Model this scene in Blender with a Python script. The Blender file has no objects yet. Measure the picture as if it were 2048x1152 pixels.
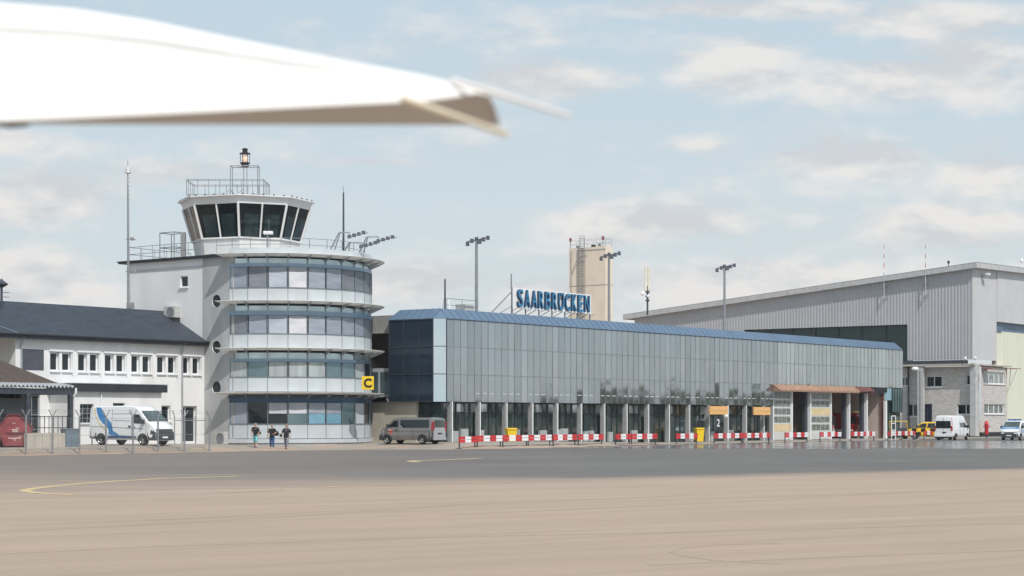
import bpy, bmesh, math, random
from mathutils import Vector, Matrix
random.seed(7)
C = bpy.context.scene.collection
scene = bpy.context.scene
R_ = math.radians
# ------------------------------------------------------------------ camera
F, HZ, HC = 3700.0, 838.0, 2.15          # focal length in photo pixels, horizon row, eye height
cam_d = bpy.data.cameras.new("camera"); cam = bpy.data.objects.new("camera", cam_d); C.objects.link(cam)
cam.location = (0, 0, HC); cam.rotation_euler = (R_(90), 0, 0)
cam_d.sensor_width = 36; cam_d.lens = F/2048*36; cam_d.shift_y = (HZ-576)/2048
cam_d.clip_start = .1; cam_d.clip_end = 6000
cam_d.dof.use_dof = True; cam_d.dof.focus_distance = 150; cam_d.dof.aperture_fstop = 3.7
scene.camera = cam
scene.view_settings.view_transform = 'Standard'; scene.view_settings.look = 'None'
scene.view_settings.exposure = 0.21; scene.view_settings.gamma = 1
# ------------------------------------------------------------------ sun + sky
SUN = Vector((.44, -.9, 0)).normalized()*math.cos(R_(50)) + Vector((0, 0, math.sin(R_(50))))
sd = bpy.data.lights.new("sun", 'SUN'); sd.energy = 3.0; sd.angle = R_(.6); sd.color = (1, .955, .9)
so = bpy.data.objects.new("sun", sd); C.objects.link(so)
so.rotation_euler = SUN.to_track_quat('Z', 'Y').to_euler()
W = bpy.data.worlds.new("World"); scene.world = W; W.use_nodes = True
def sky():
    nt = W.node_tree; N = nt.nodes; L = nt.links; N.clear()
    def nd(t, **k):
        n = N.new(t)
        for a, b in k.items(): setattr(n, a, b)
        return n
    def mth(op, a, b=None, c=None, clamp=False):
        n = nd('ShaderNodeMath', operation=op, use_clamp=clamp)
        for i, v in enumerate((a, b, c)):
            if v is None: continue
            if isinstance(v, (int, float)): n.inputs[i].default_value = v
            else: L.new(v, n.inputs[i])
        return n.outputs[0]
    st = nd('ShaderNodeTexSky', sky_type='NISHITA'); st.sun_disc = False
    st.sun_elevation = R_(50); st.sun_rotation = math.atan2(SUN.x, SUN.y)
    st.air_density = 1.0; st.dust_density = 1.6; st.ozone_density = 2.0
    tc = nd('ShaderNodeTexCoord'); sx = nd('ShaderNodeSeparateXYZ'); L.new(tc.outputs['Generated'], sx.inputs[0])
    ay = mth('MAXIMUM', mth('ABSOLUTE', sx.outputs[1]), .05)
    az = mth('DIVIDE', sx.outputs[0], ay); el = mth('DIVIDE', sx.outputs[2], ay)
    cb = nd('ShaderNodeCombineXYZ'); L.new(az, cb.inputs[0]); L.new(el, cb.inputs[1])
    def noise(scale, det, sxx, syy, off=0, rough=.55):
        m = nd('ShaderNodeMapping'); m.inputs['Scale'].default_value = (sxx, syy, 1); m.inputs['Location'].default_value = (off, off*.7, off*1.3)
        L.new(cb.outputs[0], m.inputs[0])
        n = nd('ShaderNodeTexNoise'); n.inputs['Scale'].default_value = scale; n.inputs['Detail'].default_value = det; n.inputs['Roughness'].default_value = rough
        L.new(m.outputs[0], n.inputs['Vector']); return n
    n1 = noise(16, 7, 1, 2.4, 3.1); n2 = noise(7, 5, .8, 2.6, 9.7); n3 = noise(50, 5, 1, 1.8, 5.5)
    blobs = [(1850, 165, 380, 75, 1), (1470, 130, 180, 95, .9), (1090, 165, 210, 60, .9), (1960, 115, 190, 65, 1),
             (1700, 325, 250, 75, 1), (1980, 345, 200, 80, .8), (1260, 445, 280, 55, .9), (1880, 450, 220, 55, .8),
             (90, 400, 250, 75, 1), (10, 280, 100, 36, .9), (720, 325, 130, 17, .55), (1500, 18, 420, 30, .7), (1900, 40, 330, 50, .85),
             (330, 345, 190, 40, .65), (1500, 565, 330, 60, .85), (820, 560, 260, 60, .8), (1080, 590, 200, 50, .8), (60, 560, 260, 90, .6), (1400, 290, 140, 30, .5)]
    acc = None
    for px, py, rx, ry, k in blobs:
        v = nd('ShaderNodeVectorMath', operation='SUBTRACT'); L.new(cb.outputs[0], v.inputs[0]); v.inputs[1].default_value = ((px-1024)/F, (HZ-py)/F, 0)
        w = nd('ShaderNodeVectorMath', operation='MULTIPLY'); L.new(v.outputs[0], w.inputs[0]); w.inputs[1].default_value = (F/rx, F/ry, 0)
        l = nd('ShaderNodeVectorMath', operation='LENGTH'); L.new(w.outputs[0], l.inputs[0])
        d = mth('MULTIPLY', mth('SUBTRACT', 1.0, l.outputs['Value'], clamp=True), k)
        acc = d if acc is None else mth('MAXIMUM', acc, d)
    nn = mth('ADD', mth('MULTIPLY', n1.outputs[0], .75), mth('MULTIPLY', n3.outputs[0], .25))
    d = mth('ADD', mth('MULTIPLY', acc, 1.35), mth('MULTIPLY', mth('SUBTRACT', nn, .47), 2.6))
    d = mth('ADD', d, mth('MULTIPLY', mth('SUBTRACT', n2.outputs[0], .52), 1.0))
    lowb = nd('ShaderNodeMapRange'); lowb.inputs['From Min'].default_value = .03; lowb.inputs['From Max'].default_value = .13; lowb.inputs['To Min'].default_value = .3; lowb.inputs['To Max'].default_value = 0; L.new(el, lowb.inputs['Value'])
    d = mth('ADD', d, lowb.outputs[0])                     # cloud banks close up towards the horizon
    mr = nd('ShaderNodeMapRange', interpolation_type='SMOOTHSTEP'); mr.inputs['From Min'].default_value = -.02; mr.inputs['From Max'].default_value = .9
    L.new(d, mr.inputs['Value'])
    # grey undersides: density sampled a little higher up than here
    up = noise(16, 5, 1, 2.4, 3.1); um = up.inputs['Vector'].links[0].from_node; um.inputs['Location'].default_value[1] += 2.4*.011
    shade = nd('ShaderNodeMapRange'); shade.inputs['From Min'].default_value = -.11; shade.inputs['From Max'].default_value = .09
    L.new(mth('ADD', mth('SUBTRACT', n1.outputs[0], up.outputs[0]), mth('MULTIPLY', mth('SUBTRACT', n3.outputs[0], .5), .25)), shade.inputs['Value'])
    cc = nd('ShaderNodeMix', data_type='RGBA'); L.new(shade.outputs[0], cc.inputs['Factor'])
    cc.inputs['A'].default_value = (5.65, 5.72, 5.9, 1); cc.inputs['B'].default_value = (7.45, 7.2, 6.98, 1)
    # summer haze: pale veil over the clear sky, thicker towards the horizon
    hz = nd('ShaderNodeMapRange'); hz.inputs['From Min'].default_value = 0; hz.inputs['From Max'].default_value = .5
    hz.inputs['To Min'].default_value = 1.0; hz.inputs['To Max'].default_value = .7; L.new(el, hz.inputs['Value'])
    h = nd('ShaderNodeMix', data_type='RGBA'); L.new(hz.outputs[0], h.inputs['Factor']); L.new(st.outputs[0], h.inputs['A'])
    hcol = nd('ShaderNodeMix', data_type='RGBA'); 
    hm = nd('ShaderNodeMapRange'); hm.inputs['From Min'].default_value = .03; hm.inputs['From Max'].default_value = .23; L.new(el, hm.inputs['Value'])
    L.new(hm.outputs[0], hcol.inputs['Factor']); hcol.inputs['A'].default_value = (5.95, 6.5, 6.7, 1); hcol.inputs['B'].default_value = (5.0, 6.1, 6.8, 1)
    L.new(hcol.outputs['Result'], h.inputs['B'])
    mx = nd('ShaderNodeMix', data_type='RGBA'); L.new(mth('MULTIPLY', mr.outputs[0], .86), mx.inputs['Factor'])
    L.new(h.outputs['Result'], mx.inputs['A']); L.new(cc.outputs['Result'], mx.inputs['B'])
    bg = nd('ShaderNodeBackground'); bg.inputs['Strength'].default_value = .1; L.new(mx.outputs['Result'], bg.inputs['Color'])
    ou = nd('ShaderNodeOutputWorld'); L.new(bg.outputs[0], ou.inputs[0])
sky()
# ------------------------------------------------------------------ frames
U = Vector((.6, .8, 0)); V = Vector((-.8, .6, 0)); ROT = math.atan2(.8, .6)   # the airport's building axes
def st2w(s, t, z=0): return Vector((.6*s-.8*t, .8*s+.6*t, z))
def s_at(px, t): k = (px-1024)/F; return (.8+.6*k)*t/(.6-.8*k)
def t_at(px, s): k = (px-1024)/F; return s*(.6-.8*k)/(.8+.6*k)
def zz(py, s, t): return HC+(HZ-py)/F*(.8*s+.6*t)
def at(px, py, D): return Vector(((px-1024)/F*D, D, HC+(HZ-py)/F*D))
def w2st(p): return (.6*p[0]+.8*p[1], -.8*p[0]+.6*p[1])
def lerp(x, pts):
    if x <= pts[0][0]: return pts[0][1]
    for (a, b), (c, d) in zip(pts, pts[1:]):
        if x <= c: return b+(d-b)*(x-a)/(c-a)
    return pts[-1][1]
def gz(X, Y):                                # the apron is level, the forecourts rise a little towards the buildings
    s, t = w2st((X, Y))
    A = lerp(s, [(60, .42), (90, .42), (97, .16), (102, .16), (106, .33), (120, .36), (140, .02), (150, 0)])
    t0 = lerp(s, [(90, 88.9), (94, 92.0), (101, 92.0), (105, 81.8), (120, 81.8), (140, 81.8)])
    k = min(1, max(0, (t-t0)/2.2)); return A*k*k*(3-2*k)
# ------------------------------------------------------------------ materials
def mat(name, col, rough=.6, metal=0, var=.12, scale=2.0, bump=0, bscale=40, spec=.5, stretch=(1, 1, 1), col2=None, emit=0, trans=0, coat=0, detail=5):
    m = bpy.data.materials.new(name); m.use_nodes = True; nt = m.node_tree; L = nt.links; b = nt.nodes['Principled BSDF']
    tc = nt.nodes.new('ShaderNodeTexCoord'); mp = nt.nodes.new('ShaderNodeMapping'); mp.inputs['Scale'].default_value = stretch
    L.new(tc.outputs['Object'], mp.inputs[0])
    n = nt.nodes.new('ShaderNodeTexNoise'); n.inputs['Scale'].default_value = scale; n.inputs['Detail'].default_value = detail
    L.new(mp.outputs[0], n.inputs['Vector'])
    r = nt.nodes.new('ShaderNodeValToRGB'); r.color_ramp.elements[0].position = .3; r.color_ramp.elements[1].position = .7
    c2 = col2 or tuple(min(1, c*(1+var)) for c in col); c1 = tuple(c*(1-var) for c in col) if not col2 else col
    r.color_ramp.elements[0].color = (*c1, 1); r.color_ramp.elements[1].color = (*c2, 1)
    L.new(n.outputs[0], r.inputs[0]); L.new(r.outputs[0], b.inputs['Base Color'])
    b.inputs['Roughness'].default_value = rough; b.inputs['Metallic'].default_value = metal; b.inputs['Specular IOR Level'].default_value = spec
    if coat: b.inputs['Coat Weight'].default_value = coat
    if trans: b.inputs['Transmission Weight'].default_value = trans
    if emit: L.new(r.outputs[0], b.inputs['Emission Color']); b.inputs['Emission Strength'].default_value = emit
    if bump:
        n2 = nt.nodes.new('ShaderNodeTexNoise'); n2.inputs['Scale'].default_value = bscale; n2.inputs['Detail'].default_value = 4; L.new(mp.outputs[0], n2.inputs['Vector'])
        bp = nt.nodes.new('ShaderNodeBump'); bp.inputs['Strength'].default_value = bump; bp.inputs['Distance'].default_value = .02
        L.new(n2.outputs[0], bp.inputs['Height']); L.new(bp.outputs[0], b.inputs['Normal'])
    return m
M = {}
M['white_render'] = mat('white_render', (.74, .74, .735), .85, var=.08, scale=.8, stretch=(1, 1, .35))
M['tower_white'] = mat('tower_white', (.74, .74, .735), .8, var=.08, scale=.5, stretch=(1, 1, .3))
M['pier_grey'] = mat('pier_grey', (.4, .41, .41), .85, var=.14, scale=.7, stretch=(1, 1, .3), bump=.2)
M['panel_white'] = mat('panel_white', (.49, .525, .55), .28, var=.07, scale=.9, spec=.5)
M['metal_grey'] = mat('metal_grey', (.42, .44, .46), .45, .6, var=.1, scale=3)
M['steel_dark'] = mat('steel_dark', (.07, .08, .1), .5, .4, var=.2, scale=3)
M['galv'] = mat('galv', (.3, .31, .32), .5, .5, var=.15, scale=4)
M['galv_pale'] = mat('galv_pale', (.5, .5, .48), .55, .2, var=.1, scale=4)
M['band_blue'] = mat('band_blue', (.24, .33, .42), .3, .5, var=.08)
M['band_dark'] = mat('band_dark', (.05, .1, .17), .25, .3, var=.1)
M['glass_dark'] = mat('glass_dark', (.012, .018, .022), .04, 0, var=.3, scale=.7, spec=.6)
M['glass_teal'] = mat('glass_teal', (.16, .24, .26), .06, .55, var=.2, scale=.5)
M['glass_cab'] = mat('glass_cab', (.008, .011, .013), .03, 0, var=.4, scale=.6, spec=.35)
M['transom_sky'] = mat('transom_sky', (.6, .64, .64), .05, .9, var=.3, scale=.8)
M['glass_shop'] = mat('glass_shop', (.03, .045, .045), .05, .0, var=.5, scale=.45, spec=1.0, coat=1)
M['roof_slate'] = mat('roof_slate', (.032, .042, .058), .6, 0, var=.25, scale=1.2, bump=.4, bscale=6, stretch=(1, 1, 3))
M['roof_edge'] = mat('roof_edge', (.03, .034, .042), .5, var=.2)
M['roof_blue'] = mat('roof_blue', (.125, .19, .28), .4, .2, var=.1, scale=.35)
M['concrete'] = mat('concrete', (.46, .42, .36), .85, var=.1, scale=1.4, bump=.25, stretch=(1, 1, .4))
M['beige_conc'] = mat('beige_conc', (.76, .66, .54), .85, var=.07, scale=.8, bump=.25, stretch=(1, 1, .4))
M['pillar_grey'] = mat('pillar_grey', (.33, .345, .34), .8, var=.12, scale=1.5)
M['concrete_grey'] = mat('concrete_grey', (.36, .36, .35), .85, var=.15, scale=2, bump=.25)
M['beige_wall'] = mat('beige_wall', (.52, .47, .4), .85, var=.08, scale=1)
M['black'] = mat('black', (.012, .012, .014), .6, var=.3)
M['rubber'] = mat('rubber', (.018, .018, .018), .8, var=.3, scale=8)
M['frame_green'] = mat('frame_green', (.018, .035, .037), .4, .1, var=.2)
M['white_paint'] = mat('white_paint', (.78, .79, .8), .4, var=.05, scale=3)
M['red_paint'] = mat('red_paint', (.55, .03, .035), .45, var=.15, scale=4)
M['yellow'] = mat('yellow', (.8, .55, .02), .5, var=.08, scale=4)
M['sign_blue'] = mat('sign_blue', (.03, .2, .38), .35, var=.15, scale=1.2)
M['sign_side'] = mat('sign_side', (.012, .04, .09), .5, var=.2)
M['orange'] = mat('orange', (.74, .43, .17), .6, var=.12, scale=6)
M['copper'] = mat('copper', (.33, .2, .14), .55, .2, var=.2, scale=1.2)
M['rust'] = mat('rust', (.14, .045, .038), .7, var=.35, scale=2.5)
# slatted blinds
def blind_mat(name, c1, c2, metal, rough):
    m = mat(name, c1, rough, metal, col2=c2, scale=.9, stretch=(1, 1, 3))
    nt = m.node_tree; b = nt.nodes['Principled BSDF']; tc = [n for n in nt.nodes if n.type == 'TEX_COORD'][0]
    w = nt.nodes.new('ShaderNodeTexWave'); w.bands_direction = 'Z'; w.inputs['Scale'].default_value = 4.2; w.inputs['Distortion'].default_value = .6
    nt.links.new(tc.outputs['Object'], w.inputs['Vector'])
    bp = nt.nodes.new('ShaderNodeBump'); bp.inputs['Strength'].default_value = .5; bp.inputs['Distance'].default_value = .03
    nt.links.new(w.outputs[0], bp.inputs['Height']); nt.links.new(bp.outputs[0], b.inputs['Normal'])
    return m
M['blind_grey'] = blind_mat('blind_grey', (.17, .19, .22), (.25, .27, .3), .2, .5)
M['blind_mid'] = blind_mat('blind_mid', (.28, .32, .38), (.38, .42, .48), .3, .45)
M['blind_silver'] = blind_mat('blind_silver', (.36, .39, .43), (.5, .5, .52), .3, .45)
M['curtain'] = mat('curtain', (.34, .38, .38), .5, var=.25, scale=2.5, stretch=(1, 1, .05), coat=.5)
# ------------------------------------------------------------------ mesh builder
ORG = {}
class MB:
    def __init__(s): s.v = []; s.f = []; s.m = []
    def quad(s, pts, m=0):
        i = len(s.v); s.v += [Vector(p) for p in pts]; s.f.append(list(range(i, i+len(pts)))); s.m.append(m)
    def box(s, a, b, m=0):
        (x0, y0, z0), (x1, y1, z1) = a, b; i = len(s.v)
        s.v += [Vector(p) for p in ((x0, y0, z0), (x1, y0, z0), (x1, y1, z0), (x0, y1, z0), (x0, y0, z1), (x1, y0, z1), (x1, y1, z1), (x0, y1, z1))]
        for q in ((0, 3, 2, 1), (4, 5, 6, 7), (0, 1, 5, 4), (1, 2, 6, 5), (2, 3, 7, 6), (3, 0, 4, 7)): s.f.append([i+k for k in q]); s.m.append(m)
    def prism(s, prof, axis, a, b, m=0):        # polygon prof [(p,q)] swept along axis 'x'|'y'|'z' from a to b
        def P(p, q, w): return {'x': (w, p, q), 'y': (p, w, q), 'z': (p, q, w)}[axis]
        i = len(s.v); n = len(prof)
        s.v += [Vector(P(p, q, a)) for p, q in prof]+[Vector(P(p, q, b)) for p, q in prof]
        for k in range(n): s.f.append([i+k, i+(k+1) % n, i+n+(k+1) % n, i+n+k]); s.m.append(m)
        s.f.append([i+k for k in range(n)][::-1]); s.m.append(m); s.f.append([i+n+k for k in range(n)]); s.m.append(m)
    def tube(s, a, b, r, r2=None, n=8, m=0, cap=True):
        a = Vector(a); b = Vector(b); r2 = r if r2 is None else r2; d = (b-a)
        if d.length < 1e-6: return
        d.normalize(); x = d.orthogonal().normalized(); y = d.cross(x); i = len(s.v)
        for p, rr in ((a, r), (b, r2)):
            for k in range(n): s.v.append(p+(x*math.cos(2*math.pi*k/n)+y*math.sin(2*math.pi*k/n))*rr)
        for k in range(n): s.f.append([i+k, i+(k+1) % n, i+n+(k+1) % n, i+n+k]); s.m.append(m)
        if cap: s.f.append([i+k for k in range(n)][::-1]); s.m.append(m); s.f.append([i+n+k for k in range(n)]); s.m.append(m)
    def bar(s, a, b, w, h, m=0):              # rectangular bar between two points
        a = Vector(a); b = Vector(b); d = (b-a).normalized(); up = Vector((0, 0, 1)) if abs(d.z) < .95 else Vector((1, 0, 0))
        x = d.cross(up).normalized()*w/2; y = x.cross(d).normalized()*h/2; i = len(s.v)
        for p in (a, b): s.v += [p-x-y, p+x-y, p+x+y, p-x+y]
        for q in ((0, 1, 5, 4), (1, 2, 6, 5), (2, 3, 7, 6), (3, 0, 4, 7), (3, 2, 1, 0), (4, 5, 6, 7)): s.f.append([i+k for k in q]); s.m.append(m)
    def lathe(s, prof, c=(0, 0, 0), n=16, m=0, axis='z'):   # prof [(r, h)]
        i = len(s.v); c = Vector(c)
        for r, h in prof:
            for k in range(n):
                a = 2*math.pi*k/n; x, y = r*math.cos(a), r*math.sin(a)
                s.v.append(c+Vector({'z': (x, y, h), 'y': (x, h, y), 'x': (h, x, y)}[axis]))
        for j in range(len(prof)-1):
            for k in range(n): s.f.append([i+j*n+k, i+j*n+(k+1) % n, i+(j+1)*n+(k+1) % n, i+(j+1)*n+k]); s.m.append(m)
    def grid(s, rows, m=0, close=False):      # rows of points
        i = len(s.v); n = len(rows[0])
        for r in rows: s.v += [Vector(p) for p in r]
        for j in range(len(rows)-1):
            for k in range(n if close else n-1):
                k2 = (k+1) % n; s.f.append([i+j*n+k, i+j*n+k2, i+(j+1)*n+k2, i+(j+1)*n+k]); s.m.append(m)
    def mesh(s, me, fn, m=0):                 # add another mesh, its points passed through fn
        i = len(s.v); s.v += [Vector(fn(v.co)) for v in me.vertices]
        for p in me.polygons: s.f.append([i+k for k in p.vertices]); s.m.append(m)
    def build(s, name, mats, parent=None, smooth=None, org=None, loc=None, rotz=0, bevel=0, kind=None):
        if not isinstance(mats, (list, tuple)): mats = [mats]
        me = bpy.data.meshes.new(name)
        o = org if org is not None else (ORG.get(parent.name) if parent is not None else None)
        ov = Vector(o) if o is not None else Vector((0, 0, 0))
        me.from_pydata([v-ov for v in s.v], [], s.f); me.validate()
        if len(me.polygons) == len(s.m): me.polygons.foreach_set('material_index', s.m)
        for k in mats: me.materials.append(M[k] if isinstance(k, str) else k)
        bm = bmesh.new(); bm.from_mesh(me)
        if smooth is not None:
            bmesh.ops.remove_doubles(bm, verts=bm.verts, dist=1e-4)
        bmesh.ops.recalc_face_normals(bm, faces=bm.faces)
        if bevel: bmesh.ops.bevel(bm, geom=[e for e in bm.edges if len(e.link_faces) == 2 and e.calc_face_angle(0) > .6], offset=bevel, segments=2, affect='EDGES', profile=.6)
        if smooth is not None:
            for f in bm.faces: f.smooth = True
            for e in bm.edges: e.smooth = (len(e.link_faces) == 2 and e.calc_face_angle(0) < R_(smooth))
        bm.to_mesh(me); bm.free()
        ob = bpy.data.objects.new(name, me); C.objects.link(ob)
        if parent is not None: ob.parent = parent; 
        if parent is not None and parent.name in ORG: ORG[ob.name] = ORG[parent.name]
        if loc is not None: ob.location = loc; ob.rotation_euler = (0, 0, rotz)
        if kind: ob['kind'] = kind
        return ob
def tag(o, label, cat, group=None):
    o['label'] = label; o['category'] = cat
    if group: o['group'] = group
    return o
def thing(name, label, cat, loc, rotz=0, group=None):
    o = bpy.data.objects.new(name, None); C.objects.link(o); o.location = loc; o.rotation_euler = (0, 0, rotz); o.empty_display_size = .3
    return tag(o, label, cat, group)
def thing_st(name, label, cat, s, t, z=0, group=None):   # parts are then written in (s, t, z)
    o = thing(name, label, cat, st2w(s, t, z), ROT, group); ORG[o.name] = (s, t, z); return o
def mesh_st(mb, name, mats, label, cat, o, group=None, **k):
    ob = mb.build(name, mats, org=o, loc=st2w(*o), rotz=ROT, **k); return tag(ob, label, cat, group)
def copy_tree(o, parent=None):
    c = o.copy(); C.objects.link(c)
    if parent is not None: c.parent = parent
    for ch in list(o.children): copy_tree(ch, c)
    return c
def text_me(body, size=1, ext=.05, off=0.0):
    cu = bpy.data.curves.new('txt', 'FONT'); cu.body = body; cu.size = size; cu.extrude = ext; cu.offset = off; cu.resolution_u = 3
    ob = bpy.data.objects.new('txt', cu); C.objects.link(ob); dg = bpy.context.evaluated_depsgraph_get(); dg.update()
    me = bpy.data.meshes.new_from_object(ob.evaluated_get(dg)); bpy.data.objects.remove(ob); bpy.data.curves.remove(cu)
    xs = [v.co.x for v in me.vertices]; ys = [v.co.y for v in me.vertices]
    return me, min(xs), max(xs), min(ys), max(ys)
def wall(mb, mp, a0, a1, z0, z1, ops=(), m=0, rm=None):
    """flat wall in the plane mp(a, z, depth); ops (a0,a1,z0,z1,depth) are openings with reveals"""
    A = sorted({a0, a1, *[x for o in ops for x in o[:2]]}); Z = sorted({z0, z1, *[x for o in ops for x in o[2:4]]})
    for i in range(len(A)-1):
        for j in range(len(Z)-1):
            ca, cz = (A[i]+A[i+1])/2, (Z[j]+Z[j+1])/2
            if any(o[0] < ca < o[1] and o[2] < cz < o[3] for o in ops): continue
            mb.quad([mp(A[i], Z[j], 0), mp(A[i+1], Z[j], 0), mp(A[i+1], Z[j+1], 0), mp(A[i], Z[j+1], 0)], m)
    rm = m if rm is None else rm
    for o in ops:
        b0, b1, c0, c1, d = o
        for (p, q), (r, s) in (((b0, c0), (b1, c0)), ((b1, c0), (b1, c1)), ((b1, c1), (b0, c1)), ((b0, c1), (b0, c0))):
            mb.quad([mp(p, q, 0), mp(r, s, 0), mp(r, s, d), mp(p, q, d)], rm)
def mpT(t, sg=1): return lambda a, z, d: (a, t+sg*d, z)
def mpS(s, sg=1): return lambda a, z, d: (s+sg*d, a, z)
def window(parent, mp, a0, a1, z0, z1, d, fm, gm, mull=(), trans=(), fw=.07, sill=None, name='window', pname='pane'):
    """frame + pane set at depth d of an opening"""
    f = MB()
    def bx(p0, p1, q0, q1, d0, d1):
        c = [mp(p, q, dd) for dd in (d0, d1) for p in (p0, p1) for q in (q0, q1)]
        lo = [min(x[i] for x in c) for i in range(3)]; hi = [max(x[i] for x in c) for i in range(3)]; f.box(lo, hi)
    bx(a0, a0+fw, z0, z1, d-.05, d+.03); bx(a1-fw, a1, z0, z1, d-.05, d+.03)
    bx(a0+fw, a1-fw, z0, z0+fw, d-.05, d+.03); bx(a0+fw, a1-fw, z1-fw, z1, d-.05, d+.03)
    for k in mull: c = a0+(a1-a0)*k; bx(c-fw*.5, c+fw*.5, z0+fw, z1-fw, d-.048, d+.028)
    for k in trans: c = z0+(z1-z0)*k; bx(a0+fw, a1-fw, c-fw*.45, c+fw*.45, d-.045, d+.025)
    w = f.build(name, fm, parent)
    g = MB(); g.quad([mp(a0+.01, z0+.01, d), mp(a1-.01, z0+.01, d), mp(a1-.01, z1-.01, d), mp(a0+.01, z1-.01, d)]); g.build(pname, gm, w)
    if sill:
        k = MB(); c = [mp(p, q, dd) for dd in (-.12, d-.06) for p in (a0-.06, a1+.06) for q in (z0-.09, z0-.004)]
        lo = [min(x[i] for x in c) for i in range(3)]; hi = [max(x[i] for x in c) for i in range(3)]; k.box(lo, hi); k.build('sill', sill, w)
    return w
def smoothstep(a, b, x): k = min(1, max(0, (x-a)/(b-a))); return k*k*(3-2*k)
# ------------------------------------------------------------------ ground
def ground_mat(name, base, base2, streak, rough, gloss=None):
    m = bpy.data.materials.new(name); m.use_nodes = True; nt = m.node_tree; L = nt.links; b = nt.nodes['Principled BSDF']
    tc = nt.nodes.new('ShaderNodeTexCoord')
    def noise(scale, stretch, det=6, rot=0):
        r0 = nt.nodes.new('ShaderNodeMapping'); r0.inputs['Rotation'].default_value = (0, 0, -rot); L.new(tc.outputs['Object'], r0.inputs[0])
        mp = nt.nodes.new('ShaderNodeMapping'); mp.inputs['Scale'].default_value = stretch; L.new(r0.outputs[0], mp.inputs[0])
        n = nt.nodes.new('ShaderNodeTexNoise'); n.inputs['Scale'].default_value = scale; n.inputs['Detail'].default_value = det; n.inputs['Roughness'].default_value = .6
        L.new(mp.outputs[0], n.inputs['Vector']); return n.outputs[0]
    def mixc(fac, a, bb, blend='MIX'):
        x = nt.nodes.new('ShaderNodeMix'); x.data_type = 'RGBA'; x.blend_type = blend
        for s, v in (('Factor', fac), ('A', a), ('B', bb)):
            if isinstance(v, float): x.inputs[s].default_value = v
            elif isinstance(v, tuple): x.inputs[s].default_value = (*v, 1)
            else: L.new(v, x.inputs[s])
        return x.outputs['Result']
    def rng(v, a, c, lo=0., hi=1.):
        x = nt.nodes.new('ShaderNodeMapRange'); x.inputs['From Min'].default_value = a; x.inputs['From Max'].default_value = c
        x.inputs['To Min'].default_value = lo; x.inputs['To Max'].default_value = hi; L.new(v, x.inputs['Value']); return x.outputs[0]
    c = mixc(rng(noise(.09, (1, 1, 1)), .38, .62), base, base2)
    c = mixc(rng(noise(.9, (.05, 1, 1), 5, .63), .42, .68, 0, .45), c, streak)
    c = mixc(rng(noise(.5, (.03, 1, 1), 4, .5), .56, .72, 0, .35), c, tuple(min(1, k*1.25) for k in base2))
    c = mixc(rng(noise(2.6, (.3, 1, 1), 6, .63), .3, .75, .9, 1.1), (0., 0., 0.), c, 'MULTIPLY') if False else c
    g = noise(9, (1, 1, 1), 6)
    c = mixc(rng(g, .2, .8, 0., .3), c, tuple(k*.7 for k in streak))
    L.new(c, b.inputs['Base Color'])
    bp = nt.nodes.new('ShaderNodeBump'); bp.inputs['Strength'].default_value = .25; bp.inputs['Distance'].default_value = .01; L.new(g, bp.inputs['Height'])
    if not gloss: L.new(bp.outputs[0], b.inputs['Normal'])
    b.inputs['Roughness'].default_value = rough
    if gloss:                                  # heat mirage imitated by gloss: a sheen far out on the asphalt
        s = nt.nodes.new('ShaderNodeSeparateXYZ'); L.new(tc.outputs['Object'], s.inputs[0])
        k = rng(noise(.6, (.25, 1.6, 1), 4), .35, .6, gloss, rough*.6); L.new(k, b.inputs['Roughness'])
    return m
M['apron'] = ground_mat('apron', (.40, .308, .234), (.445, .335, .264), (.29, .225, .172), .9)
M['asphalt'] = ground_mat('asphalt', (.13, .122, .115), (.17, .158, .147), (.102, .097, .093), .85)
AS = M['asphalt']
def blend_asphalt(m):           # worn, sun-bleached margin towards the concrete, browner at the left end
    nt = m.node_tree; L = nt.links; b = nt.nodes['Principled BSDF']; src = b.inputs['Base Color'].links[0].from_socket
    a = nt.nodes.new('ShaderNodeAttribute'); a.attribute_name = 'edge'; tc = nt.nodes.new('ShaderNodeTexCoord'); s = nt.nodes.new('ShaderNodeSeparateXYZ'); L.new(tc.outputs['Object'], s.inputs[0])
    mp = nt.nodes.new('ShaderNodeMapping'); mp.inputs['Rotation'].default_value = (0, 0, -.6); mp.inputs['Scale'].default_value = (.05, .7, 1); L.new(tc.outputs['Object'], mp.inputs[0])
    n = nt.nodes.new('ShaderNodeTexNoise'); n.inputs['Scale'].default_value = .9; n.inputs['Detail'].default_value = 7; n.inputs['Roughness'].default_value = .65; L.new(mp.outputs[0], n.inputs['Vector'])
    ad = nt.nodes.new('ShaderNodeMath'); ad.operation = 'ADD'; L.new(a.outputs['Fac'], ad.inputs[0]); L.new(n.outputs[0], ad.inputs[1])
    r = nt.nodes.new('ShaderNodeMapRange'); r.inputs['From Min'].default_value = .5; r.inputs['From Max'].default_value = .95; L.new(ad.outputs[0], r.inputs['Value'])
    br = nt.nodes.new('ShaderNodeMapRange'); br.inputs['From Min'].default_value = 4; br.inputs['From Max'].default_value = -22; br.inputs['To Max'].default_value = .6; L.new(s.outputs[0], br.inputs['Value'])
    x = nt.nodes.new('ShaderNodeMix'); x.data_type = 'RGBA'; L.new(br.outputs[0], x.inputs['Factor']); L.new(src, x.inputs['A']); x.inputs['B'].default_value = (.23, .185, .155, 1)
    y = nt.nodes.new('ShaderNodeMix'); y.data_type = 'RGBA'; L.new(r.outputs[0], y.inputs['Factor']); y.inputs['A'].default_value = (.34, .262, .205, 1); L.new(x.outputs['Result'], y.inputs['B']); L.new(y.outputs['Result'], b.inputs['Base Color'])
blend_asphalt(AS)
M['mirage_gloss'] = ground_mat('mirage_gloss', (.15, .148, .145), (.23, .22, .205), (.11, .11, .11), .4, gloss=.025)
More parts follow.
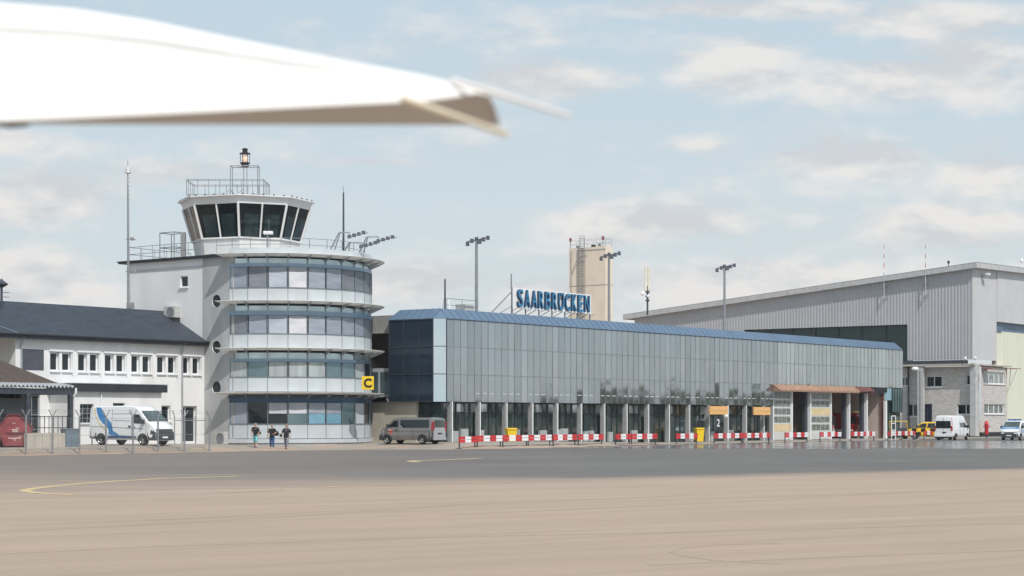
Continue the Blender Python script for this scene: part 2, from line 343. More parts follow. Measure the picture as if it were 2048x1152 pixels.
M['paving'] = ground_mat('paving', (.3, .265, .225), (.38, .34, .29), (.22, .195, .165), .9)
M['kerb_pale'] = ground_mat('kerb_pale', (.42, .38, .33), (.5, .46, .4), (.34, .31, .27), .9)
b = MB()
xs = [-3000, -1000, -300, -120]+list(range(-60, 91, 3))+[120, 200, 400, 1000, 3000]
ys = [-500, -50, 0, 20, 60, 100]+[104+k*1.5 for k in range(50)]+[190, 220, 300, 600, 1500, 4000]
b.grid([[(x, y, gz(x, y)) for x in xs] for y in ys]); b.build('ground', 'apron', kind='structure', smooth=60)
def sheet(name, mt, f0, f1, x0, x1, dz, ny=30, nx=60, pw_=1, fade=0):      # strip of ground between two edge curves y=f0(x), y=f1(x)
    b = MB(); rows = []
    for j in range(ny+1):
        r = []
        for i in range(nx+1):
            x = x0+(x1-x0)*i/nx; y = f0(x)+(f1(x)-f0(x))*(j/ny)**pw_; r.append((x, y, gz(x, y)+dz))
        rows.append(r)
    b.grid(rows); o = b.build(name, mt, kind='structure', smooth=60)
    if fade:
        at_ = o.data.attributes.new('edge', 'FLOAT', 'POINT')
        for v in o.data.vertices: at_.data[v.index].value = min(1, max(0, (v.co.y-f0(v.co.x))/fade(v.co.x)))
    return o
edge = lambda x: lerp(x, [(-60, 40), (-15, 54), (-6.6, 58), (0, 62.6), (21.6, 78), (70, 112), (140, 160)])
edgew = lambda x: edge(x)+.35*math.sin(x*1.7)*math.sin(x*.61)
far = lambda x: lerp(x, [(-60, 92), (-31, 106.5), (-18, 124), (-12, 127), (-3.5, 130.5), (10, 151), (35, 184), (120, 297)])
sheet('taxiway', 'asphalt', edgew, far, -60, 120, .003, 30, 150, 1.6, lambda x: lerp(x, [(-25, 70), (-8, 40), (2, 12), (30, 6)]))
sheet('forecourt', 'paving', far, lambda x: far(x)+55, -60, 120, .002, 60, 90)
sheet('mirage_strip', 'mirage_gloss', lambda x: lerp(x, [(4, 135), (70, 132)]), lambda x: lerp(x, [(4, 138), (10, 148), (31, 177.5), (70, 183)]), 4, 70, .006, 12, 40)
def stripe(name, pts, w, mt, dz, broken=False):
    b = MB(); P = [Vector(((x-1024)/F*(HC*F/(y-HZ)), HC*F/(y-HZ), 0)) for x, y in pts]
    for a, c in zip(P, P[1:]):
        n = max(1, int((c-a).length/1.5)); d = (c-a).normalized(); q = Vector((-d.y, d.x, 0))*w/2
        for k in range(n):
            if broken and random.random() < .35: continue
            a1 = a+(c-a)*k/n; c1 = a+(c-a)*(k+1)/n
            b.quad([p+Vector((0, 0, gz(p.x, p.y)+dz)) for p in (a1-q, c1-q, c1+q, a1+q)])
    o = b.build(name, mt, kind='structure'); return o
M['line_yellow'] = mat('line_yellow', (.62, .47, .22), .8, col2=(.5, .4, .25), scale=1.5)
M['line_worn'] = mat('line_worn', (.48, .36, .22), .85, col2=(.42, .32, .24), scale=1.2)
stripe('painted_line', [(480, 952.5), (330, 957), (230, 962.5), (160, 967.5), (105, 972.5), (66, 977.5), (48, 981), (60, 984.5), (95, 987.5), (150, 990)], .36, 'line_yellow', .007)
stripe('painted_line', [(150, 990.5), (300, 988.3), (440, 985.5)], .38, 'line_worn', .007, True)
stripe('painted_line', [(440, 985.5), (560, 981), (700, 971.5), (900, 967), (1024, 964)], .4, 'line_worn', .006, True)
stripe('painted_line', [(960, 917), (880, 920), (832, 921.5), (820, 922.6), (836, 924.2)], .55, 'line_yellow', .007)
stripe('painted_line', [(0, 962), (120, 962), (260, 966)], .25, 'line_worn', .007, True)

M['tyre_mark'] = mat('tyre_mark', (.36, .278, .208), .9, col2=(.39, .3, .225), scale=.8)
for k, (x0, y0, x1, y1) in enumerate([(0, 1064, 900, 1012), (300, 1040, 1500, 985), (700, 1078, 2048, 1046), (0, 1108, 620, 1082), (900, 1030, 2048, 972), (1300, 1130, 2048, 1100)]):
    stripe('tyre_mark', [(x0, y0), ((x0+x1)/2, (y0+y1)/2+2*(-1)**k), (x1, y1)], .22, 'tyre_mark', .0025)
stripe('tyre_mark', [(1560, 1128), (1440, 1122), (1370, 1112), (1345, 1104), (1360, 1096), (1430, 1090), (1560, 1086)], .12, 'tyre_mark', .003)
# ------------------------------------------------------------------ thin summer haze over the airfield
b = MB(); b.box((-3200, -520, -1), (3200, 4200, 27.5)); hz_ = b.build('haze', [], kind='stuff')
hm_ = bpy.data.materials.new('haze_air'); hm_.use_nodes = True; nt = hm_.node_tree; nt.nodes.clear()
pv = nt.nodes.new('ShaderNodeVolumePrincipled'); pv.inputs['Color'].default_value = (.93, .96, 1, 1); pv.inputs['Density'].default_value = .00018; pv.inputs['Anisotropy'].default_value = .3
ou = nt.nodes.new('ShaderNodeOutputMaterial'); nt.links.new(pv.outputs[0], ou.inputs['Volume']); hz_.data.materials.append(hm_)
# ================================================================== TERMINAL
TB = 90.5; sB = s_at(893, TB); sE = s_at(1806, TB); CH = .74     # facade plane, near corner, far corner, chamfer
Z0, Z1, Z2, Z3, ZR = 3.5, 5.66, 7.82, 9.97, 10.8
PW = .886; NP = int((sE-sB)/PW); sE = sB+NP*PW
sG0 = s_at(1543, TB); kG = round((sG0-sB)/PW); sG0 = sB+kG*PW       # where the fire station doors begin
tA1 = TB+CH+4.5                                                   # short face runs back to here
term = thing_st('terminal_building', 'long low terminal with grey mirrored glass facade and blue metal roof edge', 'terminal', sB, TB)
def tint_mat(name, c1, c2, rough, metal):
    m = mat(name, c1, rough, metal, col2=c2, scale=.25, stretch=(.6, 1, .25)); nt = m.node_tree; b = nt.nodes['Principled BSDF']
    a = nt.nodes.new('ShaderNodeAttribute'); a.attribute_name = 'tint'
    x = nt.nodes.new('ShaderNodeMix'); x.data_type = 'RGBA'; x.blend_type = 'MULTIPLY'; x.inputs['Factor'].default_value = 1
    r = [n for n in nt.nodes if n.type == 'VALTORGB'][0]; nt.links.new(r.outputs[0], x.inputs['A']); nt.links.new(a.outputs['Color'], x.inputs['B']); nt.links.new(x.outputs['Result'], b.inputs['Base Color'])
    return m
M['facade_glass'] = tint_mat('facade_glass', (.42, .445, .452), (.49, .512, .515), .035, .9)
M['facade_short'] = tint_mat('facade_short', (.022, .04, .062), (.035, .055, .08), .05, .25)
def panels(name, mp, edges, rows, mt, tints, tilt=.0035, parent=None):
    b = MB(); tl = []
    for i in range(len(edges)-1):
        for j in range(len(rows)-1):
            a0, a1, z0, z1 = edges[i], edges[i+1], rows[j], rows[j+1]
            d0, p, q = random.uniform(0, .002), random.gauss(0, tilt), random.gauss(0, tilt)
            b.quad([mp(a0, z0, d0-p-q), mp(a1, z0, d0+p-q), mp(a1, z1, d0+p+q), mp(a0, z1, d0-p+q)]); tl.append(tints(i, j))
    ob = b.build(name, mt, parent); at_ = ob.data.color_attributes.new('tint', 'FLOAT_COLOR', 'CORNER')
    for p_, t_ in zip(ob.data.polygons, tl):
        for li in p_.loop_indices: at_.data[li].color = (*t_, 1)
    return ob
kL = round((s_at(1553, TB)-sB)/PW)
coltint = [random.uniform(.9, 1.08) for _ in range(NP)]
def ftint(i, j):
    k = coltint[i]*random.uniform(.97, 1.03); 
    return (k*1.13, k*1.13, k*1.08) if i >= kL else (k, k, k*1.01)
E = [sB+i*PW for i in range(NP+1)]
fg = panels('glass_facade', mpT(TB), E[:kG+1], [Z0, Z1, Z2, Z3], 'facade_glass', ftint, parent=term)
fg2 = panels('glass_facade', mpT(TB), E[kG:], [Z1, Z2, Z3], 'facade_glass', lambda i, j: ftint(i+kG, j), parent=term)
b = MB()
for i, s in enumerate(E):
    b.box((s-.011, TB-.02, Z0 if i <= kG else Z1), (s+.02, TB-.004, Z3))
for z in (Z1, Z2):
    b.box((sB, TB-.045, z-.028), (E[kG] if z == Z1 else sE, TB-.006, z+.028))
b.build('facade_mullions', mat('mullion_grey', (.28, .3, .31), .4, .3), fg)
M['strip_pale'] = mat('strip_pale', (.5, .53, .53), .4)
for i in range(3, kG):                                     # pale strip laid over the lower panes
    if i % 4 != 3: b = MB(); b.box((E[i]+.16, TB-.012, Z0+.64), (E[i+1]-.2, TB-.009, Z0+.72)); b.build('pale_strip', M['strip_pale'], fg)
# short face and chamfer
A1 = (sB-CH, TB+CH)
ed = [A1[1]+i*(tA1-A1[1])/3 for i in range(4)]
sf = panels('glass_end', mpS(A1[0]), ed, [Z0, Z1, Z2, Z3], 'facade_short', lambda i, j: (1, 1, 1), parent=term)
b = MB()
for t in ed: b.box((A1[0]-.03, t-.025, Z0), (A1[0]-.004, t+.025, Z3))
for z in (Z0+.03, Z1, Z2): b.box((A1[0]-.04, ed[0], z-.035), (A1[0]-.006, tA1, z+.035))
b.build('facade_mullions', 'steel_dark', sf)
mpc = lambda a, z, d: (sB-CH+a*CH, TB+CH-a*CH, z)
chp = panels('corner_glass', mpc, [0, 1], [Z0, Z1, Z2, Z3], 'facade_glass', lambda i, j: (1.5, 1.62, 1.68), 0, parent=term)  # bluish brightening in the tint stands in for reflected sky
b = MB()
for z in (Z1, Z2): b.bar((A1[0]-.01, A1[1]-.01, z), (sB-.01, TB-.01, z), .03, .06)
for p in ((A1[0]-.015, A1[1]), (sB-.01, TB-.015)): b.box((p[0]-.03, p[1]-.03, Z0), (p[0]+.03, p[1]+.03, Z3))
b.build('facade_mullions', 'steel_dark', chp)
# backing, soffit, far end
DT = 13.0
b = MB()
b.box((sB+.1, TB+.12, Z0+.05), (E[kG]-.05, TB+.3, Z3)); b.box((E[kG]-.05, TB+.12, Z1+.05), (sE-.05, TB+.3, Z3))
b.box((A1[0]+.06, A1[1]+.1, Z0+.05), (A1[0]+.2, tA1, Z3))
b.quad([(A1[0]+.02, A1[1], Z0), (sB, TB+.02, Z0), (sG0, TB+.02, Z0), (sG0, TB+DT, Z0), (A1[0]+.02, TB+DT, Z0)])
b.build('soffit', 'steel_dark', term)
sE2 = sE+CH
b = MB(); b.quad([(sE, TB, Z1), (sE2, TB+CH, Z1), (sE2, TB+CH, Z3), (sE, TB, Z3)])
b.quad([(sE2, TB+CH, Z1), (sE2, TB+DT, Z1), (sE2, TB+DT, Z3), (sE2, TB+CH, Z3)]); ob = b.build('far_corner_glass', 'facade_glass', term)
at_ = ob.data.color_attributes.new('tint', 'FLOAT_COLOR', 'CORNER')
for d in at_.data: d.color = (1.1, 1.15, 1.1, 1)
# blue metal roof edge (sloping 45 degrees), flat roof behind
b = MB(); k = .83
o_ = [(A1[0]-.03, tA1+.2), (A1[0]-.03, A1[1]), (sB, TB-.03), (sE, TB-.03), (sE2+.03, TB+CH), (sE2+.03, TB+DT)]
i_ = [(A1[0]+k, tA1-.4), (A1[0]+k, A1[1]+.35), (sB+.35, TB+k), (sE-.35, TB+k), (sE2-k, TB+CH+.35), (sE2-k, TB+DT-.4)]
for j in range(5): b.quad([(*o_[j], Z3+.02), (*o_[j+1], Z3+.02), (*i_[j+1], ZR), (*i_[j], ZR)])
b.quad([(*o_[0], Z3+.02), (*i_[0], ZR), (A1[0]+6, i_[0][1], ZR), (A1[0]+6, o_[0][1], Z3+.02)])
b.quad([(*p, ZR) for p in i_]+[(A1[0]+6, TB+DT, ZR), (A1[0]+6, i_[0][1], ZR)])
rf = b.build('roof', 'roof_blue', term)
b = MB()
for i in range(0, NP, 1): b.bar((E[i]+.2, TB-.02, Z3+.05), (E[i]+.2+.0, TB+k, ZR+.02), .018, .025)
for j in range(6): b.bar((A1[0]-.02, ed[0]+j*.75, Z3+.05), (A1[0]+k, ed[0]+j*.75, ZR+.02), .03, .04)
b.build('roof_seam', mat('seam_blue', (.11, .185, .29), .4, .2), rf)
b = MB(); b.box((sB-.02, TB-.06, Z3-.07), (sE, TB-.012, Z3+.015)); b.box((A1[0]-.06, A1[1], Z3-.07), (A1[0]-.012, tA1, Z3+.015)); b.build('gutter', 'steel_dark', rf)
# ground floor: fins, windows
BAY = 4*PW
b0 = sB+.55
nb = int((sG0-b0)/BAY)+1
for i in range(nb+1):
    s = b0+i*BAY
    if s > sG0-.3: s = sG0-.25
    fin = MB(); fin.box((s, TB+.03, gz(*st2w(s, TB)[:2])-.02), (s+.14, TB+.36, Z0-.02)); fin = fin.build('pillar', 'pillar_grey', term)
    pp = MB(); pp.tube((s+.1, TB-.06, gz(*st2w(s, TB)[:2])), (s+.1, TB-.06, Z0-.02), .05); pp.build('drainpipe', 'white_paint', fin)
def gzt(s, t): p = st2w(s, t); return gz(p.x, p.y)
TW = TB+.95
for i in range(nb):
    sa = b0+i*BAY+.02; sb = min(b0+(i+1)*BAY-.0, sG0-.1); zf = gzt(sa, TW)
    mu = random.choice([(.33, .66), (.5,), (.28, .52, .76), (.4, .7)])
    w = window(term, mpT(TW), sa, sb, zf+.02, Z0-.02, 0, 'frame_green', 'glass_shop', mull=mu, trans=(.72,), fw=.09, name='shop_window')
    for q in range(random.choice([1, 1, 2])):
        p = MB(); x = sa+random.uniform(.3, BAY-1.3); p.box((x, TW-.35, zf+.02), (x+random.uniform(.7, 1.0), TW-.12, zf+random.uniform(.85, 1.1))); p.build('counter_panel', mat('counter_grey', (.36, .38, .38), .6), w)
    if random.random() < .75:
        ht_ = Z0-.02-zf-.02; k0_ = random.choice([0, 0, .33, .5]); k1_ = k0_+random.choice([.5, .33]); a_ = sa+(sb-sa)*k0_+.12; c_ = sa+(sb-sa)*min(1, k1_)-.1
        p = MB(); p.quad([(a_, TW-.01, zf+.02+ht_*.76), (c_, TW-.01, zf+.02+ht_*.76), (c_, TW-.01, Z0-.14), (a_, TW-.01, Z0-.14)]); p.build('sky_reflector', 'transom_sky', w)  # bright mirror pane added to imitate sky reflected in the glass
    for q in range(random.choice([0, 0, 1])):
        p = MB(); x = sa+random.uniform(.6, BAY-1.8); p.box((x, TW-.2, zf+.02), (x+.95, TW-.08, zf+2.35)); p.build('door', 'frame_green', w)
# white numbers on the last two windows
for ch, px in (('2', 1435), ('1', 1529)):
    me, x0, x1, y0, y1 = text_me(ch, 1.05, .01, .015); s0 = s_at(px, TW); z0 = zz(853 if ch == '2' else 851, s0, TW)
    b = MB(); b.mesh(me, lambda c: (s0+(c.x-(x0+x1)/2)*1.1, TW-.09-c.z, z0+c.y)); b.build('number', 'white_paint', term)
# wall beneath the short face: concrete wall, then a glazed door
b = MB(); sW = A1[0]+.35; tD = t_at(833, sW)
wall(b, mpS(sW), tD, tA1+8, 0, Z0); b.quad([(sW, tD, 0), (sW, tD, Z0), (sW+2, tD, Z0), (sW+2, tD, 0)]); b.build('end_wall', 'beige_wall', term)
window(term, mpS(sW+.3), TB+.4, tD-.02, .36, Z0-.03, 0, 'frame_green', 'glass_shop', mull=(.5,), trans=(.42, .75), fw=.1, name='end_door')
# fire station
DOORS = [1543, 1585, 1622, 1663, 1700, 1735, 1768]
SD = [sG0]+[s_at(p, TB) for p in DOORS[1:]]
ZD = 4.95
st_in = MB(); TK = TB+11
st_in.quad([(SD[0], TB+.5, .03), (SD[-1]+.2, TB+.5, .03), (SD[-1]+.2, TK, .03), (SD[0], TK, .03)])
fl = st_in.build('station_floor', 'concrete_grey', term)
b = MB(); b.quad([(SD[0], TK, 0), (SD[-1]+.2, TK, 0), (SD[-1]+.2, TK, Z1), (SD[0], TK, Z1)])
b.quad([(SD[-1]+.1, TB+.3, 0), (SD[-1]+.1, TK, 0), (SD[-1]+.1, TK, Z1), (SD[-1]+.1, TB+.3, Z1)])
b.quad([(SD[0]+.05, TB+.3, 0), (SD[0]+.05, TK, 0), (SD[0]+.05, TK, Z1), (SD[0]+.05, TB+.3, Z1)])
b.box((SD[0], TB+.4, Z1-.06), (SD[-1]+.2, TK, Z1-.03))
b.build('station_wall', mat('station_wall', (.56, .47, .42), .85), term)
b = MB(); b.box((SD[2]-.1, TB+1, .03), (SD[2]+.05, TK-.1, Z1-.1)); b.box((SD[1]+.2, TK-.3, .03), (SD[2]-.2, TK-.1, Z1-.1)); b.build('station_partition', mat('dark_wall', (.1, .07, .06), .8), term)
for i, p in enumerate(DOORS):
    s = SD[i]
    b = MB(); b.box((s-.1, TB+.02, 0), (s+.12, TB+.35, Z1-.02)); po = b.build('door_post', 'white_paint' if i not in (6,) else 'rust', term)
    if 0 < i < 6 and i in (2, 4, 5):                     # folded door leaves, dark edge on
        q = MB(); q.box((s-.55, TB+.36, .05), (s-.12, TB+.75, Z1-.3)); q.build('folded_door', 'steel_dark', po)
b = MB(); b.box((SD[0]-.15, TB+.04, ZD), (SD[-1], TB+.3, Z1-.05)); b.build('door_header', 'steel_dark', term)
M['door_frame'] = mat('door_frame', (.55, .56, .55), .5); M['door_yellow'] = mat('door_yellow', (.62, .5, .3), .6)
for i in (0, 2):                                            # two closed sectional doors
    sa, sb = SD[i]+.13, SD[i+1]-.12; n = 6; h = (ZD-.05)/n
    b = MB(); b.box((sa, TB+.1, .04), (sb, TB+.2, ZD)); dr = b.build('sectional_door', 'door_frame', term)
    for j in range(n):
        z0 = .05+j*h
        if j == (1 if i == 0 else 3):
            q = MB(); q.box((sa+.04, TB+.085, z0+.04), (sb-.04, TB+.0985, z0+h-.04)); q.build('door_board', 'door_yellow', dr)
        elif j > 0:
            q = MB(); w = (sb-sa-.3)/4
            for c in range(4): q.quad([(sa+.15+c*w+.03, TB+.094, z0+.1), (sa+.15+(c+1)*w-.03, TB+.094, z0+.1), (sa+.15+(c+1)*w-.03, TB+.094, z0+h-.1), (sa+.15+c*w+.03, TB+.094, z0+h-.1)])
            q.build('door_glazing', mat('door_glass', (.2, .22, .21), .15, .2, var=.5, scale=3), dr)
# copper canopy over the doors
b = MB(); c1 = s_at(1705, TB)
b.quad([(sG0-.1, TB-.02, Z1-.02), (c1, TB-.02, Z1-.02), (c1, TB-.85, ZD+.12), (sG0-.1, TB-.85, ZD+.12)])
b.quad([(sG0-.1, TB-.85, ZD+.12), (c1, TB-.85, ZD+.12), (c1, TB-.85, ZD-.02), (sG0-.1, TB-.85, ZD-.02)])
b.quad([(sG0-.1, TB-.85, ZD-.02), (c1, TB-.85, ZD-.02), (c1, TB, ZD-.02), (sG0-.1, TB, ZD-.02)])
b.quad([(sG0-.1, TB-.02, Z1-.02), (sG0-.1, TB-.85, ZD+.12), (sG0-.1, TB-.85, ZD-.02), (sG0-.1, TB-.02, ZD-.02)])
cn = b.build('canopy', 'copper', term)
b = MB(); n = 18
for j in range(n+1):
    s = sG0-.1+(c1-sG0+.1)*j/n; b.bar((s, TB-.03, Z1+.01), (s, TB-.85, ZD+.15), .06, .06)
b.build('canopy_seam', mat('copper_pale', (.62, .42, .3), .6), cn)
b = MB(); b.quad([(c1+.02, TB-.02, Z1-.02), (c1+4.3, TB-.02, Z1-.02), (c1+4.3, TB-.6, ZD+.25), (c1+.02, TB-.75, ZD+.12)]); b.box((c1+.02, TB-.5, ZD), (c1+4.3, TB, ZD+.1)); b.build('burnt_canopy', 'rust', cn)
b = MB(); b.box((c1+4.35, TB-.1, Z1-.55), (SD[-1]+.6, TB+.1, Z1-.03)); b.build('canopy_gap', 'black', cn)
# glazed corner right of the doors
s0 = SD[-1]+.15
b = MB(); b.quad([(s0+.1, TB+.1, 4.25), (s0+2.0, TB+.1, 4.25), (s0+2.0, TB+.1, Z1-.02), (s0+.1, TB+.1, Z1-.02)]); b.build('corner_pane', mat('pane_sky', (.32, .5, .6), .1, .3), term)
window(term, mpT(TB+.06), s0+2.05, sE, 2.9, Z1-.03, 0, 'frame_green', 'glass_teal', mull=(.25, .5, .75), name='end_window')
window(term, mpT(TB+.4), s0+.3, sE, .05, 4.2, 0, 'frame_green', 'glass_shop', mull=(.35, .68), trans=(.3, .65), name='end_window')
b = MB(); b.box((sE2-.25, TB+CH, 0), (sE2-.05, TB+DT, Z1)); b.build('end_wall', 'glass_teal', term)
b = MB(); b.box((A1[0]+1.2, TB+DT-.2, 0), (sE2-.1, TB+DT-.05, ZR-.05)); b.build('rear_wall', 'concrete_grey', term)
# link block between tower and terminal
lk = thing_st('link_building', 'dark recessed link block between round tower and glass terminal', 'link building', sB-1.5, tA1)
b = MB(); b.box((A1[0]+.4, tA1+.05, 9.0), (A1[0]+6, tA1+9, 10.35)); b.build('roof_slab', 'concrete_grey', lk)
b = MB(); b.box((A1[0]+1.2, tA1+.1, 6.2), (A1[0]+6, tA1+9, 9.0)); b.build('upper_wall', mat('link_dark', (.03, .022, .018), .5), lk)
b = MB(); b.box((A1[0]+.42, tA1+.08, 3.9), (A1[0]+6, tA1+9, 6.2)); lw = b.build('white_panel', 'panel_white', lk)
b = MB()
for j in range(3): b.box((A1[0]+.39, tA1+.35+j*1.15, 4.1), (A1[0]+.415, tA1+1.25+j*1.15, 5.9))
b.build('window', 'glass_teal', lw)
# ================================================================== CONTROL TOWER
Rr = 7.22; cx, cy = (556.5-1024)/F*143.7, 143.7
tw = thing('control_tower', 'round white control tower with banded glass floors and dark glazed cab', 'control tower', (cx, cy, 0)); ORG[tw.name] = (cx, cy, 0)
zf = lambda y: HC+(HZ-y)/F*136.5
TO = math.atan2(-cx, cy)                 # angles count from the side that faces the apron viewpoint
pol = lambda th, r, z: (cx+r*math.sin(th+TO), cy-r*math.cos(th+TO), z)
TH = [.0989+.206*k for k in range(-3, 13)]
def drum(name, r0, r1, y0, y1, mt, parent=tw, rr=None, closed=False, ths=TH):
    b = MB(); z0, z1 = zf(y0), zf(y1)
    for a, c in zip(ths, ths[1:]):
        b.quad([pol(a, r0, z0), pol(c, r0, z0), pol(c, r1, z1), pol(a, r1, z1)])
        if closed: b.quad([pol(a, r1, z1), pol(c, r1, z1), pol(c, r1-.6, z1), pol(a, r1-.6, z1)]); b.quad([pol(a, r0, z0), pol(c, r0, z0), pol(c, r0-.6, z0), pol(a, r0-.6, z0)])
    return b.build(name, mt, parent)
b = MB()
b.lathe([(Rr-.35, 0), (Rr-.35, 14.2)], (cx, cy, 0), 40); b.build('core_wall', mat('core_dark', (.02, .024, .028), .7), tw, smooth=50)
storeys = [(509, 516, 526, 533, 575, 600), (603, 611, 621, 630, 667, 695), (697, 705, 717, 723, 754, 783), (786, 0, 0, 805, 848, 877)]
fine = []
for a, c in zip(TH, TH[1:]): fine += [a]
BL = [['m', 'g', 's', 'S', 's', 'm', 'g', 'g', 'g', 'g', 'g', 'g'], ['g', 'm', 's', 'S', 'm', 'm', 'm', 'm', 'g', 'g', 'g', 'g'], ['c', 'd', 'c', 'c', 'c', 't', 't', 'c', 'd', 't', 't', 't'], ['m', 'd', 'h', 'h', 'H', 'H', 't', 'T', 'd', 'd', 't', 't']]
for si, (yc, y1, y2, y3, y4, y5) in enumerate(storeys):
    # main glazing: flat panes between mullions
    gl = MB(); z0, z1 = zf(y4), zf(y3); pm = []
    for k, (a, c) in enumerate(zip(TH, TH[1:])):
        gl.quad([pol(a, Rr-.05, z0), pol(c, Rr-.05, z0), pol(c, Rr-.05, z1), pol(a, Rr-.05, z1)], 0 if (k+si) % 3 else 1)
    wb = gl.build('window_band', ['glass_dark', 'glass_teal'], tw)
    for k, (a, c) in enumerate(zip(TH, TH[1:])):
        kind = BL[si][min(11, k)]; e = .012
        q = {'m': 'blind_mid', 'g': 'blind_grey', 's': 'blind_mid', 'S': 'blind_silver', 'c': 'curtain', 'h': 'blind_silver', 'H': 'blind_mid', 't': 'glass_teal', 'T': 'panel_white'}.get(kind)
        if not q or k > 12: continue
        zl = z0+.03 if kind not in 'hH' else z0+(z1-z0)*.48
        b = MB(); b.quad([pol(a+e, Rr-.01, zl), pol(c-e, Rr-.01, zl), pol(c-e, Rr-.01, z1-.02), pol(a+e, Rr-.01, z1-.02)]); b.build('blind' if kind in 'mgsShH' else 'pane', q, wb)
    if si == 3:
        b = MB()
        for k in (3, 4, 5):
            a, c = TH[k+1], TH[k+2]; b.quad([pol(a+.012, Rr-.012, z0+.03), pol(c-.012, Rr-.012, z0+.03), pol(c-.012, Rr-.012, z0+(z1-z0)*.47), pol(a+.012, Rr-.012, z0+(z1-z0)*.47)])
        b.build('blue_pane', mat('pane_blue', (.2, .4, .52), .1, .3), wb)
    if y1:
        drum('transom_window', Rr-.08, Rr-.08, y2, y1, mat('transom_glass', (.5, .6, .62), .1, .5, var=.25, scale=.6))
        drum('metal_band', Rr+.06, Rr+.06, y3, y2, 'band_blue', closed=True)
    else:
        drum('metal_band', Rr+.05, Rr+.1, y3, 793, 'band_dark', closed=True); drum('metal_band', Rr+.25, Rr+.3, 795, 791, 'steel_dark', closed=True); drum('upper_band', Rr-.03, Rr-.03, 793, 783, 'steel_dark')
    sp = drum('spandrel', Rr, Rr, y5, y4, 'panel_white', closed=True)
    b = MB()                                                  # mullions and panel joints of this storey
    for a in TH[1:]:
        b.bar(pol(a, Rr+.012, zf(y5)), pol(a, Rr+.012, zf(y4)), .03, .03); b.bar(pol(a, Rr+.02, zf(y4)), pol(a, Rr+.02, zf(y3)), .06, .06)
        if y1: b.bar(pol(a, Rr-.04, zf(y2)), pol(a, Rr-.04, zf(y1)), .05, .05)
    for a, c in zip(TH, TH[1:]): b.bar(pol(a, Rr+.02, zf(y4)), pol(c, Rr+.02, zf(y4)), .06, .05)
    b.build('mullion', mat('mullion_tower', (.16, .19, .22), .5, .2), tw)
    # canopy: thin tapered ring, outer edge a little higher, brackets beneath
    zc = zf(yc); b = MB(); rows = []
    ths = [-.6+j*(3.04)/60 for j in range(61)]
    for a in ths:
        rows.append([pol(a, Rr-.02, zc-.13), pol(a, Rr+1.02, zc+.02), pol(a, Rr+1.04, zc+.035), pol(a, Rr+1.0, zc+.05), pol(a, Rr-.02, zc-.06)])
    b.grid(rows); b.quad(rows[0]); b.quad(rows[-1]); cp = b.build('canopy', mat('canopy_white', (.85, .85, .82), .6), tw)
    for a in TH[1:-2]:
        b = MB(); q = [pol(a, Rr, zc-.42), pol(a, Rr+.06, zc-.42), pol(a, Rr+.95, zc-.03), pol(a, Rr, zc-.16)]; e = Vector((math.cos(a+TO), math.sin(a+TO), 0))*.03
        lo = [Vector(p)-e for p in q]; hi = [Vector(p)+e for p in q]; b.quad(lo); b.quad(hi)
        for j in range(4): b.quad([lo[j], lo[(j+1) % 4], hi[(j+1) % 4], hi[j]])
        b.build('bracket', 'metal_grey', cp, smooth=20)
drum('ledge', Rr+.18, Rr+.18, 886, 878, 'panel_white', closed=True); drum('plinth', Rr+.1, Rr+.1, 899, 886, 'concrete_grey')
drum('parapet', Rr+.05, Rr+.05, 509, 495, 'panel_white', closed=True)
zt = zf(497)
b = MB(); b.quad([pol(i/24*2*math.pi, Rr-.3, zt-.25) for i in range(24)]); b.build('roof_deck', 'concrete_grey', tw)
# white block and pier with portholes (faces along V)
ps, pt = w2st(((463-1024)/F*137.0, 137.0)); ZT = HC+(HZ-511)/F*137.6
mpw = lambda s, t, z: st2w(s, t, z)
def stw(b):                                   # points given in (s,t,z) -> world
    b.v = [st2w(*v) for v in b.v]; return b
t1, t2 = pt+3.05, t_at(264, ps+.5)
ph = [(602, 433), (694, 433), (775, 433)]
b = MB(); ops = []
tc_ = t_at(433, ps)
nseg = 20; b.quad([(ps, pt-.2, 0), (ps, pt-.2, ZT-.1), (ps+4, pt-.2, ZT-.1), (ps+4, pt-.2, 0)]); b.quad([(ps, t1, 0), (ps, t1, ZT-.1), (ps+.6, t1, ZT-.1), (ps+.6, t1, 0)])
zs = [0]; hc_ = [zz(y, ps, tc_) for y, _ in ph][::-1]; rp = .47
# wall pieces around round openings: each square cell holds a ring of quads
cur = 0
for zc in hc_:
    b.quad([(ps, pt-.2, cur), (ps, t1, cur), (ps, t1, zc-.8), (ps, pt-.2, zc-.8)]); cur = zc+.8
    b.quad([(ps, pt-.2, zc-.8), (ps, tc_-.8, zc-.8), (ps, tc_-.8, zc+.8), (ps, pt-.2, zc+.8)]); b.quad([(ps, tc_+.8, zc-.8), (ps, t1, zc-.8), (ps, t1, zc+.8), (ps, tc_+.8, zc+.8)])
    n = 32
    def sqr(a): k = .8/max(abs(math.cos(a)), abs(math.sin(a))); return (ps, tc_+math.cos(a)*k, zc+math.sin(a)*k)
    for i in range(n):
        a, c = 2*math.pi*(i+.5-.5)/n, 2*math.pi*(i+1)/n
        b.quad([(ps, tc_+rp*math.cos(a), zc+rp*math.sin(a)), (ps, tc_+rp*math.cos(c), zc+rp*math.sin(c)), sqr(c), sqr(a)])
b.quad([(ps, pt-.2, cur), (ps, t1, cur), (ps, t1, ZT-.1), (ps, pt-.2, ZT-.1)])
pier = stw(b).build('pier_wall', 'pier_grey', tw)
